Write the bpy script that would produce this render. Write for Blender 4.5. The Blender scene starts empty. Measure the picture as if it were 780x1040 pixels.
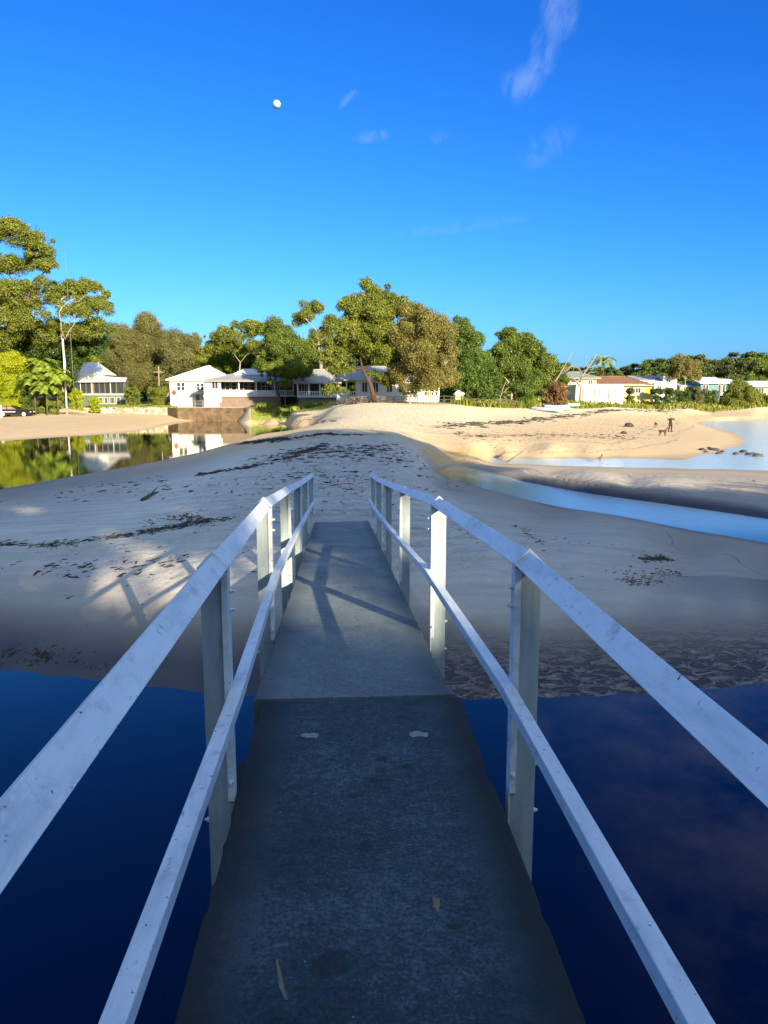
import bpy, math, random
import numpy as np
from math import sin, cos, tan, atan2, pi, radians as R, sqrt
from mathutils import Vector, Matrix
rng = np.random.default_rng(7); random.seed(7)
sc = bpy.context.scene; col = sc.collection
# ------------------------------------------------------------------ camera and layout helpers
F = 751.0; CZ = 3.55
PITCH = math.atan(116/F); YAW = R(3.05)
fw = Vector((sin(YAW)*cos(PITCH), cos(YAW)*cos(PITCH), -sin(PITCH)))
rt = Vector((cos(YAW), -sin(YAW), 0)); up = rt.cross(fw)
CAM = Vector((0, 0, CZ))
def ray(px, py): return fw + rt*((px-390)/F) + up*((520-py)/F)
def G(px, py, z):                       # point of the view ray at height z
    d = ray(px, py); t = (z-CZ)/d.z; return CAM + d*t
def D(px, py, Y):                       # point of the view ray at distance Y along the bridge axis
    d = ray(px, py); return CAM + d*(Y/d.y)
def MPP(Y): return Y/758.0              # metres per photo pixel at distance Y
cd = bpy.data.cameras.new('camera'); cam = bpy.data.objects.new('camera', cd); col.objects.link(cam)
cam.location = CAM; cam.rotation_euler = fw.to_track_quat('-Z', 'Y').to_euler()
cd.sensor_fit = 'VERTICAL'; cd.sensor_height = 36; cd.lens = F/1040*36
cd.clip_start = .05; cd.clip_end = 4000; sc.camera = cam
# ------------------------------------------------------------------ materials
class NT:
    def __init__(s, tree): s.t = tree
    def n(s, typ, props=None, **inp):
        nd = s.t.nodes.new(typ)
        for k, v in (props or {}).items(): setattr(nd, k, v)
        for k, v in inp.items():
            key = int(k[1:]) if k[0] == '_' else k.replace('_', ' ')
            sk = nd.inputs[key]
            if isinstance(v, bpy.types.NodeSocket): s.t.links.new(v, sk)
            else: sk.default_value = v
        return nd
    def math(s, op, a, b=0.0, c=None):
        nd = s.n('ShaderNodeMath', {'operation': op}, _0=a, _1=b)
        return nd.outputs[0]
    def noise(s, scale, detail=4, rough=.55, vec=None, dist=0):
        kw = dict(Scale=scale, Detail=detail, Roughness=rough, Distortion=dist)
        if vec is not None: kw['Vector'] = vec
        return s.n('ShaderNodeTexNoise', None, **kw).outputs['Fac']
    def ramp(s, fac, stops, interp='LINEAR'):
        nd = s.n('ShaderNodeValToRGB', None, Fac=fac); cr = nd.color_ramp; cr.interpolation = interp
        while len(cr.elements) < len(stops): cr.elements.new(.5)
        for e, (p, c) in zip(cr.elements, stops):
            e.position = p; e.color = c if len(c) == 4 else (*c, 1)
        return nd.outputs[0]
    def rng(s, v, a, b, c=0., d=1., smooth=False):
        return s.n('ShaderNodeMapRange', {'interpolation_type': 'SMOOTHSTEP' if smooth else 'LINEAR'},
                   _0=v, _1=a, _2=b, _3=c, _4=d).outputs[0]
    def mix(s, f, a, b):
        nd = s.n('ShaderNodeMix', {'data_type': 'RGBA'}, _0=f)
        for i, v in ((6, a), (7, b)):
            if isinstance(v, bpy.types.NodeSocket): s.t.links.new(v, nd.inputs[i])
            else: nd.inputs[i].default_value = v if len(v) == 4 else (*v, 1)
        return nd.outputs[2]
    def bump(s, h, dist=.01, strength=1., normal=None):
        kw = dict(Strength=strength, Distance=dist, Height=h)
        if normal is not None: kw['Normal'] = normal
        return s.n('ShaderNodeBump', None, **kw).outputs[0]
def mat(name):
    m = bpy.data.materials.new(name); m.use_nodes = True; nt = NT(m.node_tree)
    nt.b = m.node_tree.nodes['Principled BSDF']; nt.out = m.node_tree.nodes['Material Output']
    def setp(**kw):
        for k, v in kw.items():
            sk = nt.b.inputs[k.replace('_', ' ')]
            if isinstance(v, bpy.types.NodeSocket): m.node_tree.links.new(v, sk)
            else: sk.default_value = v if not isinstance(v, tuple) or len(v) == 4 else (*v, 1)
    nt.set = setp; nt.m = m; return nt
def plain(name, c, rough=.7, var=.12, scale=3., metal=0., bump=0.):
    t = mat(name); co = t.n('ShaderNodeTexCoord').outputs['Object']
    n = t.noise(scale, 6, .65, co)
    dark = tuple(x*(1-var) for x in c); lite = tuple(min(1, x*(1+var)) for x in c)
    t.set(Base_Color=t.ramp(n, [(.3, dark), (.7, lite)]), Roughness=rough, Metallic=metal)
    if bump: t.set(Normal=t.bump(t.noise(scale*6, 4, .6, co), bump))
    return t.m
def foliage(name, stops, trans=.35, nscale=.35):
    t = mat(name)
    g = t.n('ShaderNodeNewGeometry'); co = t.n('ShaderNodeTexCoord').outputs['Object']
    f = t.math('ADD', t.math('MULTIPLY', g.outputs['Random Per Island'], .36), t.math('MULTIPLY', t.noise(nscale, 3, .6, co), .64))
    c = t.ramp(f, stops)
    d = t.n('ShaderNodeBsdfDiffuse', None, Color=c).outputs[0]
    tr = t.n('ShaderNodeBsdfTranslucent', None, Color=c).outputs[0]
    gl = t.n('ShaderNodeBsdfGlossy', None, Color=(1, 1, 1, 1), Roughness=.45).outputs[0]
    m1 = t.n('ShaderNodeMixShader', None, _0=trans, _1=d, _2=tr).outputs[0]
    m2 = t.n('ShaderNodeMixShader', None, _0=.015, _1=m1, _2=gl).outputs[0]
    t.t.links.new(m2, t.out.inputs[0]); return t.m
M = {}
M['gum'] = foliage('gum_leaf', [(.25, (0.069, 0.094, 0.015)), (.5, (0.151, 0.189, 0.025)), (.75, (0.264, 0.283, 0.050))])
M['gum_lime'] = foliage('gum_lime_leaf', [(.25, (0.069, 0.115, 0.014)), (.5, (0.173, 0.241, 0.025)), (.75, (0.310, 0.356, 0.046))])
M['gum_olive'] = foliage('gum_olive_leaf', [(.25, (.085, .085, .022)), (.5, (.19, .18, .045)), (.75, (.31, .285, .09))])
M['casuarina'] = foliage('casuarina_needle', [(.25, (.055, .06, .02)), (.5, (.135, .138, .045)), (.75, (.26, .245, .085))], .25)
M['dark'] = foliage('dark_leaf', [(.25, (0.019, 0.043, 0.011)), (.5, (0.047, 0.095, 0.019)), (.75, (0.115, 0.176, 0.032))], .25)
M['green'] = foliage('green_leaf', [(.25, (.042, .075, .014)), (.5, (.10, .155, .024)), (.75, (.21, .26, .042))])
M['fig'] = foliage('fig_leaf', [(.25, (0.027, 0.061, 0.011)), (.5, (0.074, 0.135, 0.022)), (.75, (0.162, 0.216, 0.038))], .25)
M['lime'] = foliage('lime_leaf', [(.25, (0.152, 0.223, 0.011)), (.5, (0.335, 0.405, 0.015)), (.75, (0.465, 0.465, 0.031))], .4)
M['palm'] = foliage('palm_leaf', [(.25, (0.068, 0.135, 0.014)), (.5, (0.176, 0.257, 0.027)), (.75, (0.378, 0.419, 0.068))], .3, 1.)
M['forest'] = foliage('forest_leaf', [(.25, (0.030, 0.046, 0.016)), (.5, (0.074, 0.097, 0.032)), (.75, (0.162, 0.176, 0.061))], .25, .15)
M['russet'] = foliage('russet_leaf', [(.25, (0.108, 0.068, 0.027)), (.5, (0.230, 0.135, 0.054)), (.75, (0.351, 0.230, 0.095))])
M['grass'] = foliage('dune_grass', [(.25, (0.084, 0.109, 0.012)), (.5, (0.184, 0.218, 0.025)), (.75, (0.318, 0.301, 0.075))], .3, .3)
M['bark_pale'] = plain('pale_bark', (.24, .205, .165), .85, .3, 2.)
M['bark_white'] = plain('white_bark', (.36, .31, .26), .8, .25, 2.)
M['bark_red'] = plain('red_bark', (.06, .034, .022), .9, .35, 2.)
M['bark_dark'] = plain('dark_bark', (.09, .065, .045), .9, .35, 2.)
M['white_paint'] = plain('white_paint', (.52, .515, .49), .55, .06, 1.)
M['white_roof'] = plain('white_roof_metal', (.60, .60, .58), .4, .05, 1.)
M['grey_roof'] = plain('grey_roof_metal', (.27, .27, .26), .45, .08, 1.)
M['pale_roof'] = plain('pale_grey_roof_metal', (.55, .56, .56), .45, .06, 1.)
M['green_roof'] = plain('green_grey_roof', (.22, .26, .21), .6, .1, 1.)
M['brown_roof'] = plain('brown_roof_tile', (.17, .085, .045), .8, .2, 2., bump=.02)
M['cream'] = plain('cream_wall', (.40, .34, .20), .7, .06, 1.)
M['yellow'] = plain('yellow_wall', (.46, .34, .04), .7, .06, 1.)
M['teal'] = plain('teal_weatherboard', (.055, .17, .20), .6, .08, 1.)
M['greengrey'] = plain('grey_green_screen', (.075, .105, .088), .5, .12, 1.)
M['glass'] = plain('dark_window_glass', (.03, .035, .04), .08, .1, 1.)
M['shadow_room'] = plain('dark_timber_interior', (.06, .05, .045), .8, .1, 1.)  # dark tone stands in for the shade inside verandahs and openings
M['brick'] = plain('worn_base_brick', (.17, .125, .095), .9, .25, 4., bump=.02)
M['stained'] = plain('brown_stained_concrete', (.10, .068, .036), .9, .6, 1.2, bump=.02)
M['timber'] = plain('grey_timber', (.18, .155, .125), .85, .25, 5.)
M['timber_dark'] = plain('dark_timber', (.10, .075, .05), .85, .25, 5.)
M['drift'] = plain('driftwood', (.24, .20, .16), .85, .25, 6.)
M['weed'] = plain('seaweed', (.028, .022, .016), .7, .3, 8.)
M['rock'] = plain('dark_rock', (.06, .055, .05), .8, .3, 3., bump=.05)
M['red'] = plain('red_plastic', (.55, .03, .03), .4, .05, 2.)
M['black_paint'] = plain('black_car_paint', (.012, .010, .012), .15, .1, 1.)
M['black_cloth'] = plain('black_cloth', (.018, .018, .02), .9, .2, 8.)
M['skin'] = plain('skin', (.5, .3, .2), .6, .05, 5.)
M['hair'] = plain('grey_hair', (.12, .10, .085), .8, .2, 20.)
M['fur'] = plain('dark_brown_fur', (.045, .025, .015), .9, .3, 10.)
M['rubber'] = plain('black_rubber', (.02, .02, .02), .8, .1, 10.)
M['boat'] = plain('white_boat_hull', (.62, .64, .66), .4, .1, 1.)
M['blue_paint'] = plain('blue_boat_stripe', (.10, .2, .42), .4, .1, 1.)
def mk_rail():
    t = mat('pale_painted_steel'); co = t.n('ShaderNodeTexCoord').outputs['Object']
    st = t.n('ShaderNodeMapping', None, Vector=co, Scale=(6, 1.2, 6)).outputs[0]
    n1 = t.noise(2.2, 8, .7, st); n2 = t.noise(38, 5, .75, co); n3 = t.noise(9, 6, .7, co)
    c = t.ramp(n1, [(.25, (.42, .48, .52)), (.5, (.64, .70, .74)), (.75, (.74, .79, .82))])
    c = t.mix(t.math('MULTIPLY', t.rng(n3, .56, .70), .6), c, (.30, .34, .36, 1))
    sc2 = t.n('ShaderNodeMapping', None, Vector=co, Scale=(9, 3, 9)).outputs[0]
    c = t.mix(t.math('MULTIPLY', t.rng(t.noise(4., 9, .8, sc2), .60, .66), .7), c, (.16, .18, .19, 1))
    c = t.mix(t.rng(n2, .635, .67), c, (.05, .045, .04, 1))
    t.set(Base_Color=c, Roughness=t.rng(n3, .3, .7, .38, .6), Normal=t.bump(t.noise(60, 4, .6, co), .0012)); return t.m
M['rail'] = mk_rail()
def mk_post():
    t = mat('weathered_painted_post'); co = t.n('ShaderNodeTexCoord').outputs['Object']
    st = t.n('ShaderNodeMapping', None, Vector=co, Scale=(5, 5, .8)).outputs[0]
    n1 = t.noise(3, 8, .7, st); n2 = t.noise(30, 6, .75, co)
    c = t.ramp(n1, [(.25, (.17, .22, .245)), (.5, (.31, .385, .42)), (.8, (.42, .50, .535))])
    c = t.mix(t.rng(n2, .66, .72), c, (.16, .13, .10, 1))
    t.set(Base_Color=c, Roughness=.55, Normal=t.bump(n2, .0012)); return t.m
M['post'] = mk_post()
def mk_conc(name, c0, c1, c2, edge=0.):
    t = mat(name); co = t.n('ShaderNodeTexCoord').outputs['Object']
    n1 = t.noise(1.3, 8, .7, co); n2 = t.noise(22, 8, .78, co); n3 = t.noise(130, 4, .7, co)
    n4 = t.noise(70, 6, .8, co); c = t.ramp(t.math('ADD', t.math('ADD', t.math('MULTIPLY', n1, .3), t.math('MULTIPLY', n2, .3)), t.math('MULTIPLY', n4, .4)), [(.40, c0), (.5, c1), (.60, c2)])
    x = t.n('ShaderNodeSeparateXYZ', None, Vector=co).outputs[0]
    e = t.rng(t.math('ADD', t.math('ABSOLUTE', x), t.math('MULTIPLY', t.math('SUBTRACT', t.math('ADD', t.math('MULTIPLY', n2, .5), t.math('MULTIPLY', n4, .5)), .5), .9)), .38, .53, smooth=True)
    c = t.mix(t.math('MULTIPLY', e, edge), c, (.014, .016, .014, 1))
    vo = t.n('ShaderNodeTexVoronoi', None, Vector=co, Scale=14., Randomness=1.)
    sp = t.rng(vo.outputs['Distance'], .055, .03)
    sp = t.math('MULTIPLY', sp, t.rng(t.n('ShaderNodeSeparateXYZ', None, Vector=vo.outputs['Color']).outputs[0], .80, .82))
    c = t.mix(t.math('MULTIPLY', sp, .7), c, (.5, .5, .46, 1))
    bl = t.rng(t.noise(4.5, 2, .4, co), .68, .73, smooth=True)
    c = t.mix(t.math('MULTIPLY', bl, .55), c, (.015, .016, .016, 1))
    nf = t.rng(n3, .64, .74)
    c = t.mix(t.math('MULTIPLY', nf, .45), c, tuple(min(1, v*2.6) for v in c2)+(1,))
    b = t.bump(t.math('ADD', t.math('ADD', n3, n4), t.math('MULTIPLY', n2, 2.)), .009)
    t.set(Base_Color=c, Roughness=.88, Normal=b); return t.m
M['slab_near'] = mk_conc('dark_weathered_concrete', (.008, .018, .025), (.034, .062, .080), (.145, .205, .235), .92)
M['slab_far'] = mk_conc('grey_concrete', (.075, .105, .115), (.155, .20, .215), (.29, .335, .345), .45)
M['pier'] = mk_conc('mossy_concrete', (.012, .012, .010), (.022, .022, .018), (.04, .04, .034), 0)
M['grout'] = plain('pale_grout', (.22, .25, .24), .9, .3, 30.)
M['stain'] = plain('dark_stain', (.02, .022, .022), .8, .3, 30.)
M['rust_streak'] = plain('brown_scuff', (.16, .14, .09), .9, .3, 30.)
def mk_ground():
    t = mat('sand'); g = t.n('ShaderNodeNewGeometry'); P = g.outputs['Position']
    sx = t.n('ShaderNodeSeparateXYZ', None, Vector=P); z = sx.outputs[2]; Y = sx.outputs[1]
    big = t.noise(.12, 5, .6, P); mid = t.noise(.9, 6, .65, P); fine = t.noise(25, 5, .7, P)
    st = t.n('ShaderNodeMapping', None, Vector=P, Scale=(.25, 1.6, 3)).outputs[0]; streak = t.noise(1.6, 6, .65, st)
    zz = t.math('ADD', z, t.math('MULTIPLY', t.math('SUBTRACT', mid, .5), .25))
    dry = t.ramp(fine, [(.3, (.55, .465, .30)), (.7, (.67, .575, .39))])
    tan_ = t.ramp(streak, [(.3, (.45, .325, .17)), (.7, (.56, .425, .245))])
    c = t.mix(t.rng(zz, .7, 1.9, smooth=True), tan_, dry)
    near = t.rng(Y, 30, 44)                              # sandbar by the bridge: its shade mixed in as a greyer sand colour
    c = t.mix(near, t.mix(t.rng(zz, .2, .9), (.27, .235, .19, 1), t.ramp(t.math('ADD', t.math('MULTIPLY', streak, .55), t.math('MULTIPLY', t.noise(11, 8, .8, P), .45)), [(.36, (.42, .385, .31)), (.5, (.57, .54, .46)), (.64, (.67, .64, .56))])), c)
    dk = t.attr = t.n('ShaderNodeAttribute', {'attribute_name': 'wet'}).outputs['Fac']
    wetn = t.math('MULTIPLY', dk, t.rng(mid, .2, .8, .85, 1.15))
    fm = t.n('ShaderNodeAttribute', {'attribute_name': 'foot'}).outputs['Fac']
    c = t.mix(t.math('MULTIPLY', t.math('MULTIPLY', fm, .45), t.rng(t.noise(3.4, 5, .7, P), .5, .68)), c, (.20, .17, .13, 1))  # dark mottle painted in for the shading of the footprints
    c = t.mix(t.math('MINIMUM', wetn, 1.), c, (.045, .034, .024, 1))
    bed = t.rng(z, -.02, -.5)
    c = t.mix(bed, c, (.12, .085, .045, 1))
    ye = t.n('ShaderNodeAttribute', {'attribute_name': 'bank'}).outputs['Fac']
    c = t.mix(ye, c, t.ramp(streak, [(.3, (.46, .29, .11)), (.7, (.60, .42, .19))]))
    # fine dark weed crumbs along the drift lines
    cr = t.n('ShaderNodeAttribute', {'attribute_name': 'wrack'}).outputs['Fac']
    st2 = t.n('ShaderNodeMapping', None, Vector=P, Scale=(1., 2.6, 1)).outputs[0]
    cn = t.rng(t.noise(5, 8, .75, st2), t.math('SUBTRACT', .74, t.math('MULTIPLY', cr, .27)), t.math('SUBTRACT', .78, t.math('MULTIPLY', cr, .27)))
    c = t.mix(t.math('MULTIPLY', cn, t.math('MINIMUM', t.math('MULTIPLY', cr, 4.), .85)), c, (.06, .042, .026, 1))
    gr = t.n('ShaderNodeAttribute', {'attribute_name': 'grass'}).outputs['Fac']
    gc = t.ramp(t.noise(1.5, 6, .7, P), [(.3, (.12, .16, .02)), (.55, (.26, .30, .04)), (.75, (.36, .33, .12))])
    c = t.mix(t.rng(t.math('ADD', gr, t.math('MULTIPLY', t.math('SUBTRACT', mid, .5), .8)), .4, .6), c, gc)
    # bumps: footprints on the dry sand, ripples by the water
    foot = t.n('ShaderNodeAttribute', {'attribute_name': 'foot'}).outputs['Fac']
    vo = t.n('ShaderNodeTexVoronoi', {'feature': 'SMOOTH_F1'}, Vector=P, Scale=3.2).outputs['Distance']
    h = t.math('MULTIPLY', t.math('ADD', t.noise(5, 6, .65, P), vo), t.math('ADD', t.math('MULTIPLY', foot, .20), .006))
    h = t.math('ADD', h, t.math('MULTIPLY', fine, .004))
    rm = t.n('ShaderNodeAttribute', {'attribute_name': 'ripple'}).outputs['Fac']
    rv = t.n('ShaderNodeMapping', None, Vector=P, Scale=(1., 2.3, 1.), Rotation=(0, 0, .35)).outputs[0]
    wv = t.rng(t.math('ABSOLUTE', t.math('SUBTRACT', t.noise(3.6, 4, .6, rv, .6), .5)), .11, 0.)
    h = t.math('ADD', h, t.math('MULTIPLY', t.math('MULTIPLY', wv, rm), .045))
    c = t.mix(t.math('MULTIPLY', t.math('MULTIPLY', rm, t.rng(wv, .3, .9)), .9), c, (.33, .26, .19, 1))  # ridges painted paler for the light they reflect
    rough = t.rng(t.math('MAXIMUM', wetn, t.math('MULTIPLY', bed, .5)), 0., 1., .92, .5)
    t.set(Base_Color=c, Roughness=rough, Normal=t.bump(h, 1.)); return t.m
M['ground'] = mk_ground()
def mk_water():
    t = mat('water'); P = t.n('ShaderNodeNewGeometry').outputs['Position']
    sx = t.n('ShaderNodeSeparateXYZ', None, Vector=P); X = sx.outputs[0]; Y = sx.outputs[1]
    right = t.math('MULTIPLY', t.rng(X, 1., 12., smooth=True), t.rng(Y, 16, 22, smooth=True))
    st = t.n('ShaderNodeMapping', None, Vector=P, Scale=(1, 1.5, 1)).outputs[0]
    h = t.math('MULTIPLY', t.noise(3.2, 5, .6, st), t.math('ADD', t.math('MULTIPLY', right, .016), .0007))
    near = t.rng(Y, 20, 10)
    c = t.mix(right, t.mix(near, (.006, .010, .008, 1), (.001, .0045, .024, 1)), (.48, .60, .64, 1))
    c = t.mix(t.math('MULTIPLY', t.math('MULTIPLY', t.rng(X, 1.6, 3.6), near), t.rng(t.noise(.9, 5, .65, P), .36, .66)), c, (.085, .055, .042, 1))
    t.set(Base_Color=c, Roughness=t.rng(right, 0., 1., .015, .12), IOR=1.333, Normal=t.bump(h, 1.)); return t.m
M['water'] = mk_water()
def mk_stone():
    t = mat('stone_wall'); co = t.n('ShaderNodeTexCoord').outputs['Object']
    vo = t.n('ShaderNodeTexVoronoi', None, Vector=co, Scale=2.2); v2 = t.n('ShaderNodeTexVoronoi', {'feature': 'DISTANCE_TO_EDGE'}, Vector=co, Scale=2.2)
    v = t.n('ShaderNodeSeparateXYZ', None, Vector=vo.outputs['Color']).outputs[0]
    c = t.ramp(v, [(.1, (.24, .19, .13)), (.5, (.42, .35, .25)), (.9, (.56, .49, .38))])
    c = t.mix(t.rng(v2.outputs['Distance'], .08, .02), c, (.07, .06, .045, 1))
    t.set(Base_Color=c, Roughness=.9, Normal=t.bump(v2.outputs['Distance'], .1)); return t.m
M['stone'] = mk_stone()
def mk_moon():
    t = mat('moon_rock'); co = t.n('ShaderNodeTexCoord').outputs['Object']
    t.set(Base_Color=t.ramp(t.noise(.35, 4, .6, co), [(.35, (.16, .26, .42)), (.6, (.34, .46, .64))]), Roughness=1.); return t.m
M['moon'] = mk_moon()
# ------------------------------------------------------------------ mesh helpers
def tag(o, label=None, cat=None, group=None, kind=None):
    if label: o['label'] = label
    if cat: o['category'] = cat
    if group: o['group'] = group
    if kind: o['kind'] = kind
    return o
def empty(name, loc, label, cat, group=None, rz=0.):
    o = bpy.data.objects.new(name, None); col.objects.link(o); o.location = loc; o.rotation_euler = (0, 0, rz)
    o.empty_display_size = .2; return tag(o, label, cat, group)
def link(name, me, m, parent=None):
    o = bpy.data.objects.new(name, me); col.objects.link(o)
    if m is not None: me.materials.append(m)
    if parent: o.parent = parent
    return o
def npmesh(name, v, f, k, smooth=False):
    v = np.asarray(v, np.float32).reshape(-1, 3); f = np.asarray(f, np.int32).reshape(-1, k)
    me = bpy.data.meshes.new(name); me.vertices.add(len(v)); me.vertices.foreach_set('co', v.ravel())
    me.loops.add(f.size); me.loops.foreach_set('vertex_index', f.ravel()); me.polygons.add(len(f))
    me.polygons.foreach_set('loop_start', np.arange(0, f.size, k, dtype=np.int32))
    try: me.polygons.foreach_set('loop_total', np.full(len(f), k, np.int32))
    except Exception: pass
    me.polygons.foreach_set('use_smooth', np.full(len(f), smooth)); me.update(calc_edges=True); return me
class MB:
    def __init__(s): s.v = []; s.f = []; s.sm = []
    def add(s, vs, fs, smooth=False):
        b = len(s.v); s.v += [tuple(v) for v in vs]; s.f += [tuple(b+i for i in f) for f in fs]; s.sm += [smooth]*len(fs); return s
    def box(s, x0, x1, y0, y1, z0, z1):
        return s.add([(x0,y0,z0),(x1,y0,z0),(x1,y1,z0),(x0,y1,z0),(x0,y0,z1),(x1,y0,z1),(x1,y1,z1),(x0,y1,z1)],
                     [(0,3,2,1),(4,5,6,7),(0,1,5,4),(1,2,6,5),(2,3,7,6),(3,0,4,7)])
    def tube(s, pts, rad, n=8, cap=True):
        pts = [Vector(p) for p in pts]; rings = []
        if not hasattr(rad, '__len__'): rad = [rad]*len(pts)
        prev = None
        for i, p in enumerate(pts):
            d = (pts[min(i+1, len(pts)-1)]-pts[max(i-1, 0)]).normalized()
            if prev is None: a = d.orthogonal().normalized()
            else: a = (prev-d*prev.dot(d)).normalized()
            prev = a; b = d.cross(a)
            rings.append([p+(a*cos(2*pi*k/n)+b*sin(2*pi*k/n))*rad[i] for k in range(n)])
        vs = [v for r in rings for v in r]; fs = []
        for i in range(len(pts)-1):
            for k in range(n):
                fs.append((i*n+k, i*n+(k+1) % n, (i+1)*n+(k+1) % n, (i+1)*n+k))
        s.add(vs, fs, True)
        if cap: b = len(s.v)-len(vs); s.f += [tuple(b+k for k in range(n))[::-1], tuple(b+len(vs)-n+k for k in range(n))]; s.sm += [False]*2
        return s
    def sweep(s, prof, secs):
        """prof: list of (a,b) closed outline; secs: list of (origin, A, B) section frames"""
        n = len(prof); vs = [o+A*a+B*b for (o, A, B) in secs for (a, b) in prof]; fs = []
        for i in range(len(secs)-1):
            for k in range(n): fs.append((i*n+k, i*n+(k+1) % n, (i+1)*n+(k+1) % n, (i+1)*n+k))
        fs += [tuple(range(n))[::-1], tuple((len(secs)-1)*n+k for k in range(n))]
        return s.add(vs, fs)
    def prism(s, poly, z0, z1):
        n = len(poly)
        return s.add([(x, y, z0) for x, y in poly]+[(x, y, z1) for x, y in poly],
                     [tuple(range(n))[::-1], tuple(range(n, 2*n))]+[(k, (k+1) % n, n+(k+1) % n, n+k) for k in range(n)])
    def prism_xz(s, poly, y0, y1):          # outline in x,z; extruded along y
        n = len(poly)
        return s.add([(x, y0, z) for x, z in poly]+[(x, y1, z) for x, z in poly],
                     [tuple(range(n)), tuple(range(n, 2*n))[::-1]]+[(n+k, n+(k+1) % n, (k+1) % n, k) for k in range(n)])
    def ball(s, c, r, nu=10, nv=7, squash=(1, 1, 1), jit=0.):
        vs = []; fs = []
        for j in range(nv+1):
            for i in range(nu):
                t = pi*j/nv; p = 2*pi*i/nu; k = 1+random.uniform(-jit, jit)
                vs.append((c[0]+r*k*squash[0]*sin(t)*cos(p), c[1]+r*k*squash[1]*sin(t)*sin(p), c[2]+r*k*squash[2]*cos(t)))
        for j in range(nv):
            for i in range(nu): fs.append((j*nu+i, (j+1)*nu+i, (j+1)*nu+(i+1) % nu, j*nu+(i+1) % nu))
        return s.add(vs, fs, True)
    def build(s, name, m, parent=None, bevel=0.):
        me = bpy.data.meshes.new(name); me.from_pydata(s.v, [], s.f); me.polygons.foreach_set('use_smooth', s.sm); me.update()
        o = link(name, me, m, parent)
        if bevel:
            b = o.modifiers.new('bevel', 'BEVEL'); b.width = bevel; b.segments = 2; b.limit_method = 'ANGLE'
        return o
# ------------------------------------------------------------------ terrain
ctrl = []
def cp(l, z=None):
    for q in l:
        px, py, zz = q if len(q) == 3 else (q[0], q[1], z)
        p = G(px, py, zz); ctrl.append((p.x, p.y, zz))
def cw(l): ctrl.extend(l)
def line(pts, step=22):                 # a shoreline through photo points, filled in evenly (smooth curve)
    out = []
    for i in range(len(pts)-1):
        p0 = pts[max(i-1, 0)]; p1 = pts[i]; p2 = pts[i+1]; p3 = pts[min(i+2, len(pts)-1)]
        n = max(1, int(sqrt((p2[0]-p1[0])**2+(p2[1]-p1[1])**2)/step))
        for k in range(n):
            t = k/n; out.append(tuple(.5*(2*p1[j]+(p2[j]-p0[j])*t+(2*p0[j]-5*p1[j]+4*p2[j]-p3[j])*t*t+(3*p1[j]-p0[j]-3*p2[j]+p3[j])*t**3) for j in (0, 1)))
    return out+[pts[-1]]
near_shore = [(-250,664),(-120,670),(0,680),(100,692),(200,703),(300,710),(400,712),(480,711),(560,709),(650,705),(720,700),(780,696),(900,688),(1050,680)]
for px, py in line(near_shore, 45):
    p = G(px, py, 0)
    cw([(p.x, p.y, 0), (p.x*.9, p.y-1.2, -.4), (p.x*.7, p.y-3, -1.1), (p.x*1.05, p.y+.8, .17), (p.x*1.15, p.y+2.0, .46)])
cp([(0,560,.72),(200,560,.85),(100,530,.85),(0,525,.62),(200,530,.98),(350,530,1.02),(350,560,.95),(500,560,.8),(600,545,.55),(700,585,.38),(780,600,.32),(900,620,.25),(500,520,.62),(440,500,.82)])
cp(line([(445,483),(500,498),(560,513),(620,523),(700,538),(780,552),(900,578),(1050,610)], 9), 0)
cp([(450,494,.32),(560,524,.22),(700,555,.16),(780,572,.15)])
cp(line([(470,473),(500,480),(530,488),(600,501),(680,512),(780,526),(900,543),(1050,560)], 9), 0)
cp(line([(455,478),(470,479),(540,499),(650,516),(740,530),(850,550),(1000,580)], 9), -.22)
cp([(a, b-3.2, .13) for a, b in line([(530,488),(600,501),(680,512),(780,526),(900,543)], 9)])
cp([(560,481,.16),(640,490,.28),(720,499,.3),(780,504,.3),(580,476,.08),(660,480,.15),(780,483,.12),(900,505,.3),(1000,520,.3)])
cp(line([(520,471),(600,474),(700,476),(780,478),(900,482)], 11), 0)
cp([(500,468),(560,469),(640,470.5),(720,471),(820,472),(900,474)], -.15)
cp(line([(500,465.5),(560,465),(640,466),(700,466),(725,460),(745,455),(757,448),(748,441),(728,435),(712,431),(722,428.5),(745,426.2),(780,424.8),(900,424.6),(1000,424.5)]), 0)
cp([(745,463,-.2),(790,462,-.35),(790,450,-.5),(775,437,-.5),(760,431,-.3),(850,440,-1.2),(950,450,-1.5),(950,430,-1)])
cp([(440,457.5,.72),(480,455,.62),(515,458,.34),(425,462,.95),(432,470,.8)])
cp([(430,448,.98),(500,447,.8),(560,446,.68),(600,455,.4),(560,458,.36),(640,452,.33),(690,450,.22),(720,446,.16),(680,438,.28),(700,431,.3)])
cp([(600,440,.6),(660,430,.55),(700,424,.5),(600,425,1.1),(500,425,1.45),(400,425,1.85),(400,437,1.55),(500,437,1.1),(600,417,1.75),(700,416.5,1.5),(780,417,1.12),(900,417,1.12),(740,417,1.2),(500,415.5,2.2),(400,413.5,2.6)])
cp([(620,412,2.3),(700,411.3,2.2),(780,411,2.2),(900,411,2.2),(740,411,2.2),(550,411.5,2.5),(460,411,2.75)])
cp([(350,500,1.2),(350,470,1.35),(200,500,1.0),(100,515,.72),(250,480,1.2),(300,458,1.35),(200,478,.75),(350,452,1.5),(350,440,1.6),(300,442,1.35),(270,450,1.1),(400,480,1.15),(400,455,1.4)])
cp(line([(-200,525),(-100,513),(0,497),(50,488),(100,479),(150,470),(200,460),(240,449),(265,441),(300,436.5)]), 0)
cp([(0,506,.3),(100,488,.3),(180,472,.3),(240,455,.5)])
cp([(-100,475),(0,465),(100,457),(180,446),(235,436),(290,434.5)], -.5)
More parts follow.
